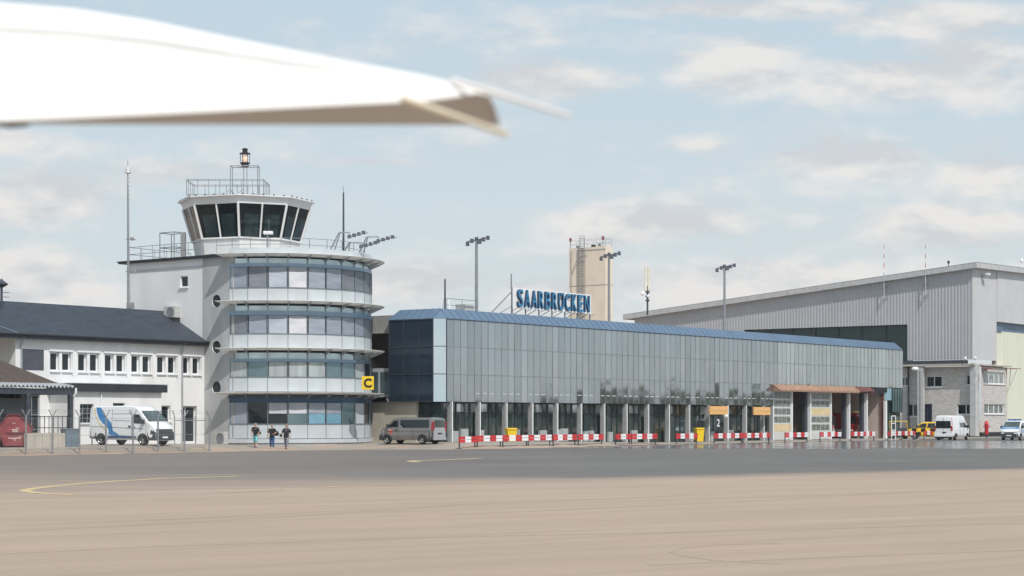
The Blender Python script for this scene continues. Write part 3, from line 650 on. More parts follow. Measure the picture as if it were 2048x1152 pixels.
for zc in hc_:
    b = MB(); n = 32
    for i in range(n):
        a, c = 2*math.pi*i/n, 2*math.pi*(i+1)/n; f = lambda a, d, r=rp: (ps+d, tc_+r*math.cos(a), zc+r*math.sin(a))
        b.quad([f(a, -.01), f(c, -.01), f(c, .3), f(a, .3)])
    po = stw(b).build('porthole', 'tower_white', pier)
    b = MB(); b.quad([(ps+.28, tc_+rp*math.cos(2*math.pi*i/n), zc+rp*math.sin(2*math.pi*i/n)) for i in range(n)]); stw(b).build('porthole_glass', 'glass_dark', po) if False else stw(b).build('porthole_glass', 'glass_dark', pier)
b = MB(); sb_ = ps+.025; tw_ = t_at(368, sb_); zw = zz(563, sb_, tw_)
wall(b, mpS(sb_), t1-.05, t2, 0, ZT-.1, [(tw_-.42, tw_+.42, zw-.42, zw+.42, .2)])
b.quad([(sb_, t2, 0), (sb_, t2, ZT-.1), (sb_+7, t2, ZT-.1), (sb_+7, t2, 0)]); b.quad([(sb_+7, pt+1, 0), (sb_+7, pt+1, ZT-.1), (sb_+7, t2, ZT-.1), (sb_+7, t2, 0)])
blk = stw(b).build('block_wall', 'tower_white', tw)
b = MB(); b.quad([(sb_+.18, tw_-.42, zw-.42), (sb_+.18, tw_+.42, zw-.42), (sb_+.18, tw_+.42, zw+.42), (sb_+.18, tw_-.42, zw+.42)]); bw = stw(b).build('block_window', 'glass_dark', blk)
b = MB(); b.box((sb_+.1, tw_-.42, zw-.42), (sb_+.16, tw_+.42, zw-.36)); b.box((sb_+.1, tw_-.42, zw+.36), (sb_+.16, tw_+.42, zw+.42)); b.box((sb_+.1, tw_-.42, zw-.36), (sb_+.16, tw_-.36, zw+.36)); b.box((sb_+.1, tw_+.36, zw-.36), (sb_+.16, tw_+.42, zw+.36)); b.box((sb_-.12, tw_-.5, zw-.52), (sb_+.1, tw_+.5, zw-.44)); stw(b).build('block_window_frame', 'white_paint', blk)
b = MB(); b.box((ps-.25, pt-.1, ZT-.1), (ps+7.8, t2+.75, ZT+.02)); b.box((ps-.3, pt-.15, ZT+.02), (ps+7.9, t2+.85, ZT+.1)); stw(b).build('block_roof', 'roof_edge', tw)
b = MB(); b.box((sb_-.06, t1+.02, ZT-.75), (sb_-.004, t2, ZT-.62)); stw(b).build('block_trim', 'metal_grey', blk)
# cab
ccx, ccy = (493-1024)/F*145.5, 145.5
oct_ = lambda r, z, k: (ccx+r*math.sin(-.127+.143+k*math.pi/4), ccy-r*math.cos(-.127+.143+k*math.pi/4), z)
yz = lambda y: HC+(HZ-y)/F*141
zb, zg0, zg1, zr = yz(503)-.5, yz(474), yz(407), yz(392)
b = MB(); r_ = [(3.95, zb), (4.22, zg0)]
for k in range(8): b.quad([oct_(r_[0][0], r_[0][1], k), oct_(r_[0][0], r_[0][1], k+1), oct_(r_[1][0], r_[1][1], k+1), oct_(r_[1][0], r_[1][1], k)])
cabp = b.build('cab_base', 'tower_white', tw)
b = MB()
for k in range(8): b.quad([oct_(4.22, zg0+.02, k), oct_(4.22, zg0+.02, k+1), oct_(4.98, zg1, k+1), oct_(4.98, zg1, k)])
cg = b.build('cab_glazing', 'glass_cab', tw)
b = MB()
for k in range(8):
    b.bar(oct_(4.25, zg0, k), oct_(5.01, zg1, k), .17, .16)
    m0 = [(p+q)/2 for p, q in zip(oct_(4.23, zg0, k), oct_(4.23, zg0, k+1))]; m1 = [(p+q)/2 for p, q in zip(oct_(5.0, zg1, k), oct_(5.0, zg1, k+1))]
    b.bar(m0, m1, .12, .12); b.bar(oct_(4.27, zg0, k), oct_(4.27, zg0, k+1), .1, .12)
b.build('cab_frame', 'tower_white', cg)
b = MB()                                                        # blinds and consoles seen through the dark panes
for k in range(8):
    for a0, a1 in ((.12, .44), (.58, .9)):
        p = [[x+(y-x)*f for x, y in zip(oct_(4.24+.76*h, zg0+(zg1-zg0)*h, k), oct_(4.24+.76*h, zg0+(zg1-zg0)*h, k+1))] for f, h in ((a0, .04), (a1, .04), (a1, .7), (a0, .7))]
        p = [(x, y, z+.0) for x, y, z in p]; b.quad([Vector(q)+(Vector(q)-Vector((ccx, ccy, q[2]))).normalized()*.012 for q in p])
b.build('cab_sunblind', mat('sunblind', (.02, .036, .04), .08, var=.4), cg)
b = MB()
for (ra, za), (rb, zb_) in (((5.0, zg1), (5.08, zr-.25)), ((5.08, zr-.25), (5.2, zr-.1)), ((5.2, zr-.1), (5.42, zr-.02)), ((5.42, zr-.02), (5.42, zr+.06)), ((5.42, zr+.06), (1.0, zr+.45))):
    for k in range(8): b.quad([oct_(ra, za, k), oct_(ra, za, k+1), oct_(rb, zb_, k+1), oct_(rb, zb_, k)])
b.quad([oct_(1.0, zr+.45, k) for k in range(8)])
cr = b.build('cab_roof', 'tower_white', tw)
b = MB()
for k in range(8):
    for f in (.1, .3, .5, .7, .9):
        p = [x+(y-x)*f for x, y in zip(oct_(5.3, zr+.08, k), oct_(5.3, zr+.08, k+1))]; b.tube(p, (p[0], p[1], p[2]+.09), .07, n=6)
b.build('cab_roof_light', 'steel_dark', cr)
def railing(name, path, h, mt, parent, step=1.15, rails=(1, .5), r=.022, closed=False, transform=None, posts_r=None):
    b = MB(); P = [Vector(p) for p in path]; seg = list(zip(P, P[1:]+([P[0]] if closed else [])))[:len(P) if closed else len(P)-1]
    for a, c in seg:
        n = max(1, round((c-a).length/step))
        for i in range(n+1): q = a+(c-a)*i/n; b.tube(q, q+Vector((0, 0, h)), posts_r or r, n=6)
        for k in rails: b.tube(a+Vector((0, 0, h*k)), c+Vector((0, 0, h*k)), r, n=6)
    return b.build(name, mt, parent)
# railing platform on the cab roof (left of centre), beacon frame and lantern
rz = zr+.3
def pw(px, y, D): p = at(px, y, D); return (p.x, p.y, p.z)
x0, x1 = (377-1024)/F*144, (530-1024)/F*144
railing('cab_railing', [(x0, 143.2, rz), (x1, 143.2, rz), (x1, 146.6, rz), (x0, 146.6, rz)], 1.25, 'galv', tw, .8, (1, .92, .08), .024, True)
# roof terrace railings
path = [pol(a, Rr-.5, zt-.2) for a in [-.75+i*.22 for i in range(11)]]
railing('terrace_railing', path, 1.05, 'galv', tw, 1.7, (1, .55), .02)
def stpath(pts, z): return [st2w(s, t, z) for s, t in pts]
railing('block_railing', stpath([(ps+.3, pt+3.6), (ps+.3, t2+.1), (ps+6.8, t2+.1)], ZT+.1), 1.1, 'galv', tw, 1.25, (1, .5), .022)
b = MB()
for s, t in ((ps+1.2, t2-2.4), (ps+1.2, t2-4.0), (ps+2.4, t2-2.4), (ps+2.4, t2-4.0)): b.tube(st2w(s, t, ZT), st2w(s, t, ZT+2.25), .04)
for z in (2.25, 1.1, .1):
    c4 = [(ps+1.2, t2-2.4), (ps+1.2, t2-4.0), (ps+2.4, t2-4.0), (ps+2.4, t2-2.4)]
    for p, q in zip(c4, c4[1:]+c4[:1]): b.tube(st2w(*p, ZT+z), st2w(*q, ZT+z), .035)
b.box(*[Vector(st2w(ps+1.3, t2-4.6, ZT))+Vector(d) for d in ((0, 0, 0), (.35, .3, 2.2))]); b.build('roof_access_frame', 'galv', tw)
# beacon (stands on the cab roof)
bx, by = (490-1024)/F*145, 145.0; zB = HC+(HZ-333)/F*145
bc = thing('beacon_lantern', 'lit rotating beacon lantern with black cap on cab roof frame', 'beacon', (bx, by, zB)); ORG[bc.name] = (bx, by, zB)
b = MB(); w = (517-463)/F*145/2
for sx in (-1, 1):
    for sy in (-.5, .5): b.tube((bx+sx*w, by+sy, zr+.3), (bx+sx*w, by+sy, zB), .035)
    b.tube((bx+sx*w, by-.5, zB), (bx+sx*w, by+.5, zB), .035)
for sy in (-.5, .5): b.tube((bx-w, by+sy, zB), (bx+w, by+sy, zB), .04); b.tube((bx-w, by+sy, zr+1.0), (bx-w-.25, by+sy, zr+.7), .03)
b.tube((bx-.1, by, zr+.4), (bx-.1, by, zB), .03); b.tube((bx+.15, by, zr+.4), (bx+.15, by, zB), .03); b.tube((bx-.1, by, zr+1.05), (bx-.5, by, zr+.7), .025)
b.build('support_frame', 'galv', bc)
b = MB(); b.lathe([(0, zB), (.3, zB), (.34, zB+.06), (.3, zB+.12), (.3, zB+.28), (0, zB+.28)], (bx, by, 0), 16); b.build('lantern_base', 'black', bc, smooth=40)
b = MB()
for i in range(6): a = math.pi/3*i+.2; b.tube((bx+.36*math.cos(a), by+.36*math.sin(a), zB+.2), (bx+.36*math.cos(a), by+.36*math.sin(a), zB+.98), .025, n=6)
b.lathe([(.37, zB+.24), (.39, zB+.24), (.39, zB+.3), (.37, zB+.3)], (bx, by, 0), 18); b.build('lantern_cage', 'steel_dark', bc)
b = MB(); b.lathe([(0, zB+.98), (.44, zB+.98), (.44, zB+1.03), (.2, zB+1.12), (.2, zB+1.3), (.24, zB+1.34), (.2, zB+1.4), (0, zB+1.46)], (bx, by, 0), 18); b.build('lantern_cap', 'black', bc, smooth=40)
b = MB(); b.lathe([(0, zB+.32), (.17, zB+.4), (.22, zB+.6), (.19, zB+.8), (0, zB+.9)], (bx, by, 0), 14); b.build('lamp', mat('beacon_lamp', (1, .62, .38), .3, emit=.75, col2=(.62, .4, .3), scale=6), bc, smooth=60)
# yellow C sign
cs = at(735.5, 766, 137.2); hw, hh = 12/F*137.2, 13.5/F*137.2
sg = thing('apron_sign', 'square yellow sign with black letter C on the round tower', 'sign', (cs.x, cs.y, cs.z-hh)); ORG[sg.name] = (cs.x, cs.y, cs.z-hh)
b = MB(); b.box((cs.x-hw, cs.y, cs.z-hh), (cs.x+hw, cs.y+.12, cs.z+hh)); b.build('sign_board', 'yellow', sg, bevel=.02)
me, a0, a1, c0, c1_ = text_me('C', .86, .01, .035); b = MB(); b.mesh(me, lambda c: (cs.x+(c.x-(a0+a1)/2)*1.0, cs.y-.012-c.z, cs.z+(c.y-(c0+c1_)/2)*1.05)); b.build('letter', 'black', sg)
b = MB(); b.tube((cs.x-.2, cs.y+.12, cs.z-.1), (cs.x-.6, cs.y+1.9, cs.z-.1), .04); b.tube((cs.x+.2, cs.y+.12, cs.z-.1), (cs.x-.5, cs.y+1.9, cs.z-.1), .04); b.build('bracket', 'galv', sg)
# ================================================================== LEFT OFFICE BUILDING
tF = 101.7; sR = ps+.6; sL = s_at(31, tF)
of = thing_st('office_building', 'white two storey building with dark slate hip roof left of tower', 'building', sL, tF)
def zf2(y, px): s = s_at(px, tF); return zz(y, s, tF)
zW0, zW1 = zf2(745, 225), zf2(708, 225); zE = zf2(680, 250)
wins = []
for a, c in ((318, 460), (497, 637), (668, 805), (838, 970), (1003, 1132), (1165, 1285)):
    a, c = a/3.2, c/3.2; w = (c-a); wins += [(a+w*.02, a+w*.44), (a+w*.56, a+w*.98)]
ops = []; 
for a, c in wins: ops.append((s_at(a, tF), s_at(c, tF), zW0, zW1, .32))
sh = (s_at(45, tF), s_at(88, tF), zW0, zW1+.12, .1)
lo = [(s_at(323, tF), s_at(341, tF), zf2(843, 330), zf2(811, 330), .3), (s_at(364, tF), s_at(394, tF), .42, zf2(812, 378), .35), (s_at(52, tF), s_at(80, tF), .42, zf2(790, 64), .25), (s_at(112, tF), s_at(130, tF), 1.2, zf2(806, 120), .25)]
b = MB(); wall(b, mpT(tF), sL, sR, 0, zE, ops+[sh]+lo)
b.quad([(sL, tF, 0), (sL, tF+9, 0), (sL, tF+9, zE), (sL, tF, zE)]); b.quad([(sL, tF+9, 0), (sR+7, tF+9, 0), (sR+7, tF+9, zE), (sL, tF+9, zE)])
ow = b.build('wall', 'white_render', of)
b = MB()
for i in range(6):                                           # shallow raised surround over each pair of windows
    a, c = wins[2*i][0], wins[2*i+1][1]; sa, sc = s_at(a, tF)-.12, s_at(c, tF)+.12
    b.box((sa, tF-.1, zW1+.04), (sc, tF-.003, zW1+.16)); b.box((sc-.06, tF-.08, zW0-.25), (sc, tF-.003, zW1+.04))
b.build('window_surround', 'white_render', ow)
for o in ops: window(of, mpT(tF), o[0]+.01, o[1]-.01, o[2]+.01, o[3]-.01, .26, 'white_paint', 'glass_dark', mull=(), fw=.09, sill='white_paint')
b = MB(); b.box((sh[0], tF+.03, sh[2]), (sh[1], tF+.08, sh[3])); b.build('roller_shutter', blind_mat('shutter_blue', (.07, .075, .1), (.1, .105, .13), .1, .5), of)
window(of, mpT(tF), lo[0][0], lo[0][1], lo[0][2], lo[0][3], .24, 'white_paint', 'glass_dark', sill='white_paint')
window(of, mpT(tF), lo[1][0]+.02, lo[1][1]-.02, lo[1][2], lo[1][3]-.02, .3, 'white_paint', 'glass_dark', mull=(.35,), name='entrance_door')
window(of, mpT(tF), lo[2][0], lo[2][1], lo[2][2], lo[2][3], .2, 'galv', 'glass_dark', mull=(.5,), trans=(.3, .6), name='entrance_door')
window(of, mpT(tF), lo[3][0], lo[3][1], lo[3][2], lo[3][3], .2, 'galv', 'glass_dark', trans=(.3, .6))
# hip roof
ov = .5; W2 = 4.9; rise = 2.55; e0 = (sL-14, tF-ov); e1 = (sR+4.4, tF-ov); e2 = (sR+4.4, tF+9.3); e3 = (sL-14, tF+9.3); r0 = (sL-14+W2, tF-ov+W2); r1 = (sR+4.4-W2, tF-ov+W2)
ze = zE+.05; zr_ = ze+rise
b = MB(); b.quad([(*e0, ze), (*e1, ze), (*r1, zr_), (*r0, zr_)]); b.quad([(*e3, ze), (*e0, ze), (*r0, zr_)]); b.quad([(*e2, ze), (*e3, ze), (*r0, zr_), (*r1, zr_)]); b.quad([(*e1, ze), (*e2, ze), (*r1, zr_)])
b.quad([(*e0, ze-.02), (*e1, ze-.02), (*e2, ze-.02), (*e3, ze-.02)])
ro = b.build('roof', 'roof_slate', of)
b = MB(); b.bar((sL-.05, tF-ov, ze+.05), (sL-1.2, tF-ov+1.15, ze+.05+1.15*rise/W2), .16, .06); b.build('hip_flashing', 'band_blue', ro)
b = MB(); b.box((e0[0], e0[1]-.02, ze-.3), (ps-.02, e0[1]+.02, ze-.03)); b.box((e0[0]-.02, e0[1]+.03, ze-.3), (e0[0]+.02, e3[1], ze-.03)); b.tube((e0[0]-.05, e0[1]-.1, ze+.02), (ps-.03, e0[1]-.1, ze+.02), .08); b.build('gutter', 'roof_edge', ro)
b = MB()
for px, dz in ((39, 0), (361, 0)):
    s = s_at(px, tF)+.1; b.tube((s-.1, tF-.5, ze-.1), (s, tF-.1, ze-.75), .055); b.tube((s, tF-.1, ze-.75), (s, tF-.1, .3), .055)
b.build('downpipe', 'metal_grey', of)
# flat roofed annex
sa, sc = s_at(149, tF-2.6), s_at(323, tF-2.6); tA = tF-2.6; zA = zz(784, (sa+sc)/2, tA)
an = [(s_at(160, tA), s_at(187, tA), zz(846, s_at(175, tA), tA), zz(808, s_at(175, tA), tA), .3), (s_at(226, tA), s_at(250, tA), zz(817, s_at(240, tA), tA), zz(806, s_at(240, tA), tA), .25)]
b = MB(); wall(b, mpT(tA), sa, sc, 0, zA, an); b.quad([(sc, tA, 0), (sc, tF, 0), (sc, tF, zA), (sc, tA, zA)]); b.quad([(sa, tA, 0), (sa, tF, 0), (sa, tF, zA), (sa, tA, zA)]); b.build('annex_wall', 'white_render', of)
b = MB(); b.box((sa-.3, tA-.3, zA), (sc+.3, tF-.01, zA+.52)); ar = b.build('annex_roof', 'roof_edge', of)
b = MB(); b.box((sa-.34, tA-.34, zA+.53), (sc+.34, tF-.01, zA+.58)); b.build('flashing', 'metal_grey', ar)
for o in an: window(of, mpT(tA), o[0], o[1], o[2], o[3], .22, 'galv', 'glass_dark', mull=(.33, .66) if o is an[0] else (.5,), trans=(.25, .5, .75) if o is an[0] else (), fw=.05, sill='white_paint', name='barred_window' if o is an[0] else 'window')
b = MB(); s = s_at(201, tA); b.tube((s, tA-.08, zA+.6), (s, tA-.08, .4), .05); b.build('vent_pipe', 'white_paint', of)
# air conditioning units
def ac_unit(label, s, t, z, w, h, d, face='S', group='outdoor air conditioning units'):
    a = thing_st('air_conditioner', label, 'air conditioner', s, t, z, group)
    b = MB(); b.box((s, t, z+.08), (s+d, t+w, z+h)); b.build('casing', 'galv_pale', a, bevel=.02)
    b = MB(); b.lathe([(.0, -.012), (h*.34, -.012), (h*.34, -.03), (h*.39, -.03), (h*.39, 0)], (s, t+w*.4, z+h*.53), 18, axis='x'); b.build('fan_grille', mat('grille_grey', (.2, .21, .22), .6), a)
    b = MB(); b.box((s+.05, t+.1, z), (s+d-.05, t+.16, z+.08)); b.box((s+.05, t+w-.16, z), (s+d-.05, t+w-.1, z+.08)); b.build('foot', 'black', a)
g0 = at(448, 888, 134.4); s_, t_ = w2st(g0); ac_unit('grey outdoor cooling unit on the ground at foot of tower pier', s_, t_, gzt(s_, t_), 1.0, .98, .42)
t_ = tF
while ze+rise*(t_-e0[1])/W2 < zz(641, s_at(352, t_), t_) and t_ < tF+4.4: t_ += .05
s_ = s_at(352, t_); p0 = Vector((0, 0, ze+rise*(t_-e0[1])/W2))
ac_unit('large grey cooling unit perched on slate roof beside tower block', s_-.4, t_-.3, p0.z+.12, 1.25, .95, .9)
b = MB(); b.box((s_-.45, t_-.25, p0.z-.3), (s_+.55, t_+1.0, p0.z+.11)); tag(b.build('roof_plinth', 'roof_edge', org=(s_, t_, p0.z-.3), loc=st2w(s_, t_, p0.z-.3), rotz=ROT), 'low dark block under the cooling unit on the slate roof', 'plinth')
# tall lattice-free mast beside the block
mp_ = at(257, 612, 142.0); zt_ = HC+(HZ-318)/F*142
ms = thing('antenna_mast', 'tall slim grey mast with cone near top left of tower', 'mast', (mp_.x, mp_.y, mp_.z)); ORG[ms.name] = tuple(mp_)
b = MB(); b.tube((mp_.x, mp_.y, mp_.z-.3), (mp_.x-.05, mp_.y, zt_-2), .11, .06); b.tube((mp_.x-.05, mp_.y, zt_-2), (mp_.x-.05, mp_.y, zt_), .05, .02); b.box((mp_.x-.1, mp_.y-.3, mp_.z-.2), (mp_.x+.4, mp_.y+.2, mp_.z+.25)); b.build('pole', 'galv', ms)
b = MB(); zc = HC+(HZ-346)/F*142; b.lathe([(.02, zc+.55), (.1, zc+.45), (.24, zc), (.06, zc-.02)], (mp_.x-.05, mp_.y, 0), 12); b.build('cone', 'galv_pale', ms, smooth=50)
b = MB()
for i in range(30): z = mp_.z+.6+i*.33; b.tube((mp_.x-.14, mp_.y-.02, z), (mp_.x+.14, mp_.y-.02, z), .018, n=5)
for y in (478, 542): z = HC+(HZ-y)/F*142; b.tube((mp_.x-.2, mp_.y, z), (mp_.x+.5, mp_.y+.3, z), .05); b.box((mp_.x+.15, mp_.y-.1, z-.1), (mp_.x+.4, mp_.y+.1, z+.12))
b.build('climbing_rung', 'galv', ms)
# cut-off mast at the left edge
p = at(3, 606, 128); lm = thing('vent_mast', 'dark capped short mast behind the slate roof at picture edge', 'mast', p); ORG[lm.name] = tuple(p)
b = MB(); zt_ = HC+(HZ-572)/F*128; b.tube((p.x, p.y, p.z-2.5), (p.x, p.y, zt_), .09)
for y in (585, 594): z = HC+(HZ-y)/F*128; b.tube((p.x, p.y, z), (p.x+.55, p.y, z), .02)
b.build('pole', 'steel_dark', lm)
b = MB(); b.lathe([(.12, zt_-.1), (.45, zt_+.1), (.45, zt_+.16), (.15, zt_+.36), (.05, zt_+.5)], (p.x, p.y, 0), 12); b.build('cap', 'steel_dark', lm)
# ================================================================== SHED + LEAN-TO, far left
sh0, shT = s_at(-120, 91.2), 94.5
tC = 91.6; sC1 = s_at(147, tC); sC0 = s_at(-140, tC); zC = zz(776, sC1, tC)
shd = thing_st('storage_shed', 'low shed with brown tiled roof and dark corrugated lean-to', 'shed', sC1, tC)
b = MB(); sX = s_at(112, tC+1.5)
b.quad([(sC0, tC+.8, zC+.18), (sX, tC+.8, zC+.18), (sX-3.6, tC+4.6, zC+2.3), (sC0, tC+4.6, zC+2.3)]); b.quad([(sX, tC+.8, zC+.18), (sX, tC+8.4, zC+.18), (sX-3.6, tC+4.6, zC+2.3)])
b.build('tiled_roof', mat('tiles_brown', (.075, .055, .045), .85, var=.4, scale=5, bump=.5, bscale=5, stretch=(1, 1, 3)), shd)
b = MB(); b.box((sC0, tC+.72, zC+.04), (sX+.05, tC+.82, zC+.17)); b.build('gutter', 'metal_grey', shd)
b = MB(); rows = [[], []]; n = int((sC1-sC0)/.3)
for i in range(n*2+1):
    s = sC0+(sC1-sC0)*i/(n*2); z = zC+(.15 if i % 2 else -.03)
    rows[0].append((s, tC-.25, z)); rows[1].append((s, tC+1.6, z+.25))
b.grid(rows); b.v += []; co = b.build('corrugated_roof', mat('corrugated', (.45, .47, .48), .5, .3), shd)
b = MB(); b.box((sC0, tC-.1, zC-.42), (sC1-.05, tC+.05, zC-.06)); b.box((sC1-.25, tC+.06, zC-.42), (sC1-.1, tC+4, zC-.06)); b.build('eaves_beam', 'steel_dark', shd)
for px in (55, 141):
    s = s_at(px, tC); b = MB(); g = gzt(s, tC); b.box((s-.13, tC-.1, g), (s+.13, tC+.14, zC-.43)); b.build('post', 'steel_dark', shd)
b = MB(); s = sC1+.02; b.tube((s, tC-.2, zC), (s, tC-.2, zC-.35), .07); b.tube((s, tC-.2, zC-.35), (s-.1, tC, zC-.6), .06); b.build('downpipe', 'white_paint', shd)
sWl = s_at(56, tC+2.2)
b = MB(); b.box((sC0, tC+2.2, 0), (sWl, tC+2.4, zC)); b.build('wall', mat('shed_wall', (.2, .215, .225), .8, var=.1, scale=.6), shd)
b = MB(); z = zC-.95; b.box((s_at(2, tC+1.8), tC+1.8, z+.5), (s_at(42, tC+1.8), tC+2.19, z+.62)); 
for k in range(4): s = s_at(8+k*10, tC+1.8); b.box((s, tC+1.85, z+.3), (s+.22, tC+2.15, z+.9))
b.build('shelf_clutter', 'black', shd)
b = MB()
for i in range(9): s = s_at(62+i*9, tC+1.6); b.tube((s, tC+1.6, .4), (s, tC+1.6, 2.35), .025, n=6)
for z in (.95, 1.6, 2.3): b.tube((s_at(60, tC+1.6), tC+1.6, z), (s_at(140, tC+1.6), tC+1.6, z), .025, n=6)
b.build('cage_bars', 'steel_dark', shd)
# low concrete wall and grey cabinet in front of the lean-to
tw0 = 90.9; a0, a1 = s_at(54, tw0), s_at(131, tw0)
b = MB(); g = .2; n = 5
for i in range(n): q = (a1-a0)/n; b.box((a0+i*q+.015, tw0, g), (a0+(i+1)*q-.015, tw0+.3, 1.28+.03*(i % 2)))
mesh_st(b, 'low_wall', 'concrete', 'low wall of pale concrete blocks between red skip and grey cabinet', 'wall', (a0, tw0, 0))
a0, a1 = s_at(131, tw0), s_at(160, tw0)
gc = thing_st('metal_cabinet', 'blue grey metal cabinet at right end of low concrete wall', 'cabinet', a0, tw0, .2)
b = MB(); b.box((a0+.02, tw0-.02, .3), (a1, tw0+.5, 1.5)); b.build('cabinet_body', mat('cabinet_blue', (.17, .22, .26), .55, .2, var=.2, scale=3), gc, bevel=.02)
b = MB(); b.box((a0, tw0-.05, 1.505), (a1+.03, tw0+.55, 1.56)); b.build('cabinet_lid', 'galv', gc); b = MB(); b.box((a0+.1, tw0+.05, .15), (a1-.1, tw0+.4, .3)); b.build('cabinet_base', 'black', gc)
# red skip
k0 = at(30, 908, 112.6); skd = thing('waste_skip', 'red covered waste skip with white markings behind the fence', 'skip', (k0.x, k0.y, gz(k0.x, k0.y)+.02), .27); 
m_ = 112.6/F
prof = [(-.62, .05), (.62, .05), (1.02, 1.2), (.55, 1.72), (.2, 1.98), (-.4, 1.98), (-1.0, 1.15)]
b = MB(); b.prism([(x*1.02, z) for x, z in prof], 'y', 0, 3.2); b.build('skip_body', mat('skip_red', (.24, .055, .06), .6, var=.25, scale=2, bump=.3, bscale=8), skd, org=(0, 0, 0), bevel=.03)
b = MB()
for (x, z), (x2, z2) in zip(prof[2:5]+[prof[5]], prof[3:6]+[prof[6]]): b.bar((x*1.02, -.02, z), (x2*1.02, -.02, z2), .1, .09)
b.bar((.64, -.03, .05), (1.05, -.03, 1.2), .08, .1); b.bar((-.64, -.03, .05), (-1.03, -.03, 1.15), .08, .1); b.build('rim', mat('skip_rim', (.13, .035, .045), .6), skd, org=(0, 0, 0))
b = MB()
for x, z, w, h in ((.0, 1.05, .36, .07), (.02, .94, .34, .05), (-.32, .55, .14, .06), (-.15, .53, .16, .07), (.04, .55, .18, .06), (.26, .55, .2, .06), (.0, .44, .06, .1), (-.06, 1.45, .18, .03), (.28, .64, .12, .03)): b.box((x-w/2, -.013, z-h/2), (x+w/2, -.003, z+h/2))
for i in range(8): a = .3+i*.22; b.bar((.1+.14*math.cos(a), -.008, 1.08+.1*math.sin(a)), (.1+.14*math.cos(a+.2), -.008, 1.08+.1*math.sin(a+.2)), .01, .035)
b.build('marking', mat('skip_white', (.6, .52, .5), .7), skd, org=(0, 0, 0))
b = MB(); b.box((-.55, -.012, .75), (.6, -.002, .9)); b.build('dark_band', mat('skip_band', (.12, .03, .035), .7), skd, org=(0, 0, 0))
# ------------------------------------------------------------------ chain-link fence with Y-arms
tN = 88.7
fpx = [-2, 52, 105, 159, 212, 266, 316, 369, 419]; fs = [s_at(p, tN) for p in fpx]
fe = thing_st('chain_link_fence', 'chain link fence on grey posts with forked tops before white building', 'fence', fs[0], tN)
for s in fs:
    b = MB(); g = gzt(s, tN)-.02; b.tube((s, tN, g), (s, tN, 2.3), .055); b.tube((s, tN, 2.27), (s-.22, tN+.1, 2.72), .03); b.tube((s, tN, 2.27), (s+.22, tN-.1, 2.72), .03); b.tube((s, tN, 2.27), (s, tN+.28, 2.6), .025); b.build('post', 'galv', fe)
b = MB()
for z in (.12, 1.15, 2.2): b.tube((fs[0], tN, z), (fs[-1], tN, z), .012, n=4)
for o in (.18, -.18):
    for k in (.6, .95): b.tube((fs[0], tN-o*.4*k, 2.27+.42*k), (fs[-1], tN-o*.4*k, 2.27+.42*k), .008, n=4)
b.build('tension_wire', 'galv', fe)
b = MB(); n = int((fs[-1]-fs[0])/.22)
for i in range(n):
    s = fs[0]+i*.22
    for sg in (1, -1):
        x0, x1 = (s, s+2.1) if sg > 0 else (s+2.1, s); 
        if x0 < fs[-1] and x1 < fs[-1]: b.tube((x0, tN, .1), (x1, tN, 2.2), .0032, n=3, cap=False)
b.build('mesh_wire', 'galv', fe)
# short gate run behind, at the van's nose and tail
gt = thing_st('fence_gate', 'thin dark tubular gate frame behind the white van', 'gate', s_at(184, 97.4), 97.4)
b = MB()
for px in (184, 349, 391): s = s_at(px, 97.4); b.tube((s, 97.4, .35), (s, 97.4, 2.35), .04)
b.tube((s_at(184, 97.4), 97.4, 1.75), (s_at(212, 97.4), 97.4, 1.75), .035); b.tube((s_at(349, 97.4), 97.4, 2.05), (s_at(412, 97.4), 97.4, 2.05), .03); b.tube((s_at(349, 97.4), 97.4, 2.35), (s_at(343, 97.4), 97.3, 2.75), .03)
b.build('gate_frame', 'galv', gt)
# ================================================================== HANGAR
hs, ht = w2st((at(1945, 870, 222).x, 222)); zHt = HC+(HZ-527)/F*222
def zh(y, px): t = t_at(px, hs); return zz(y, hs, t)
tH2 = t_at(1266, hs); zHl = zh(629, 1266)
hg = thing_st('aircraft_hangar', 'huge grey corrugated hangar with sloping roof and dark door opening', 'hangar', hs, ht)
def corr(name, col, metal=.1):
    m = mat(name, col, .5, metal, var=.05, scale=.4); nt = m.node_tree; b = nt.nodes['Principled BSDF']; return m
M['cladding'] = corr('cladding', (.43, .435, .455)); M['cladding_sunlit'] = corr('cladding_sunlit', (.56, .56, .57)); M['trim_pale'] = mat('trim_pale', (.5, .5, .5), .5, .1)  # front copy paler: its stronger sunlight is put into the colour
ztop = lambda t: zHt+(zHl-zHt)*(t-ht)/(tH2-ht)
to0, to1 = t_at(1815, hs), t_at(1490, hs); zo = zh(649, 1812); zcl = zh(719, 1930)
b = MB(); P = .42; n = int((tH2-ht)/P)
pts = []                                                    # trapezoidal corrugation in plan
for i in range(n):
    t = ht+i*P; pts += [(hs, t), (hs, t+P*.42), (hs+.04, t+P*.55), (hs+.04, t+P*.87)]
pts.append((hs, ht+n*P))
for (sa, ta), (sc, tc) in zip(pts, pts[1:]):
    zl = zo if ta >= to0-.01 and tc <= to1+.3 else zcl
    if ta > to1: zl = 0
    b.quad([(sa, ta, zl), (sc, tc, zl), (sc, tc, ztop(tc)), (sa, ta, ztop(ta))])
b.build('cladding', 'cladding', hg)
b = MB(); t3 = ht+70
b.quad([(hs-.7, ht-.8, zHt+.1), (hs-.7, tH2+1.2, ztop(tH2+1.2)+.1), (hs+60, tH2+1.2, ztop(tH2+1.2)+1.0), (hs+60, ht-.8, zHt+1.2)])
hr = b.build('roof', 'trim_pale', hg)
b = MB(); a = (hs-.7, ht-.8, zHt+.05); c = (hs-.7, tH2+1.2, ztop(tH2+1.2)+.05)
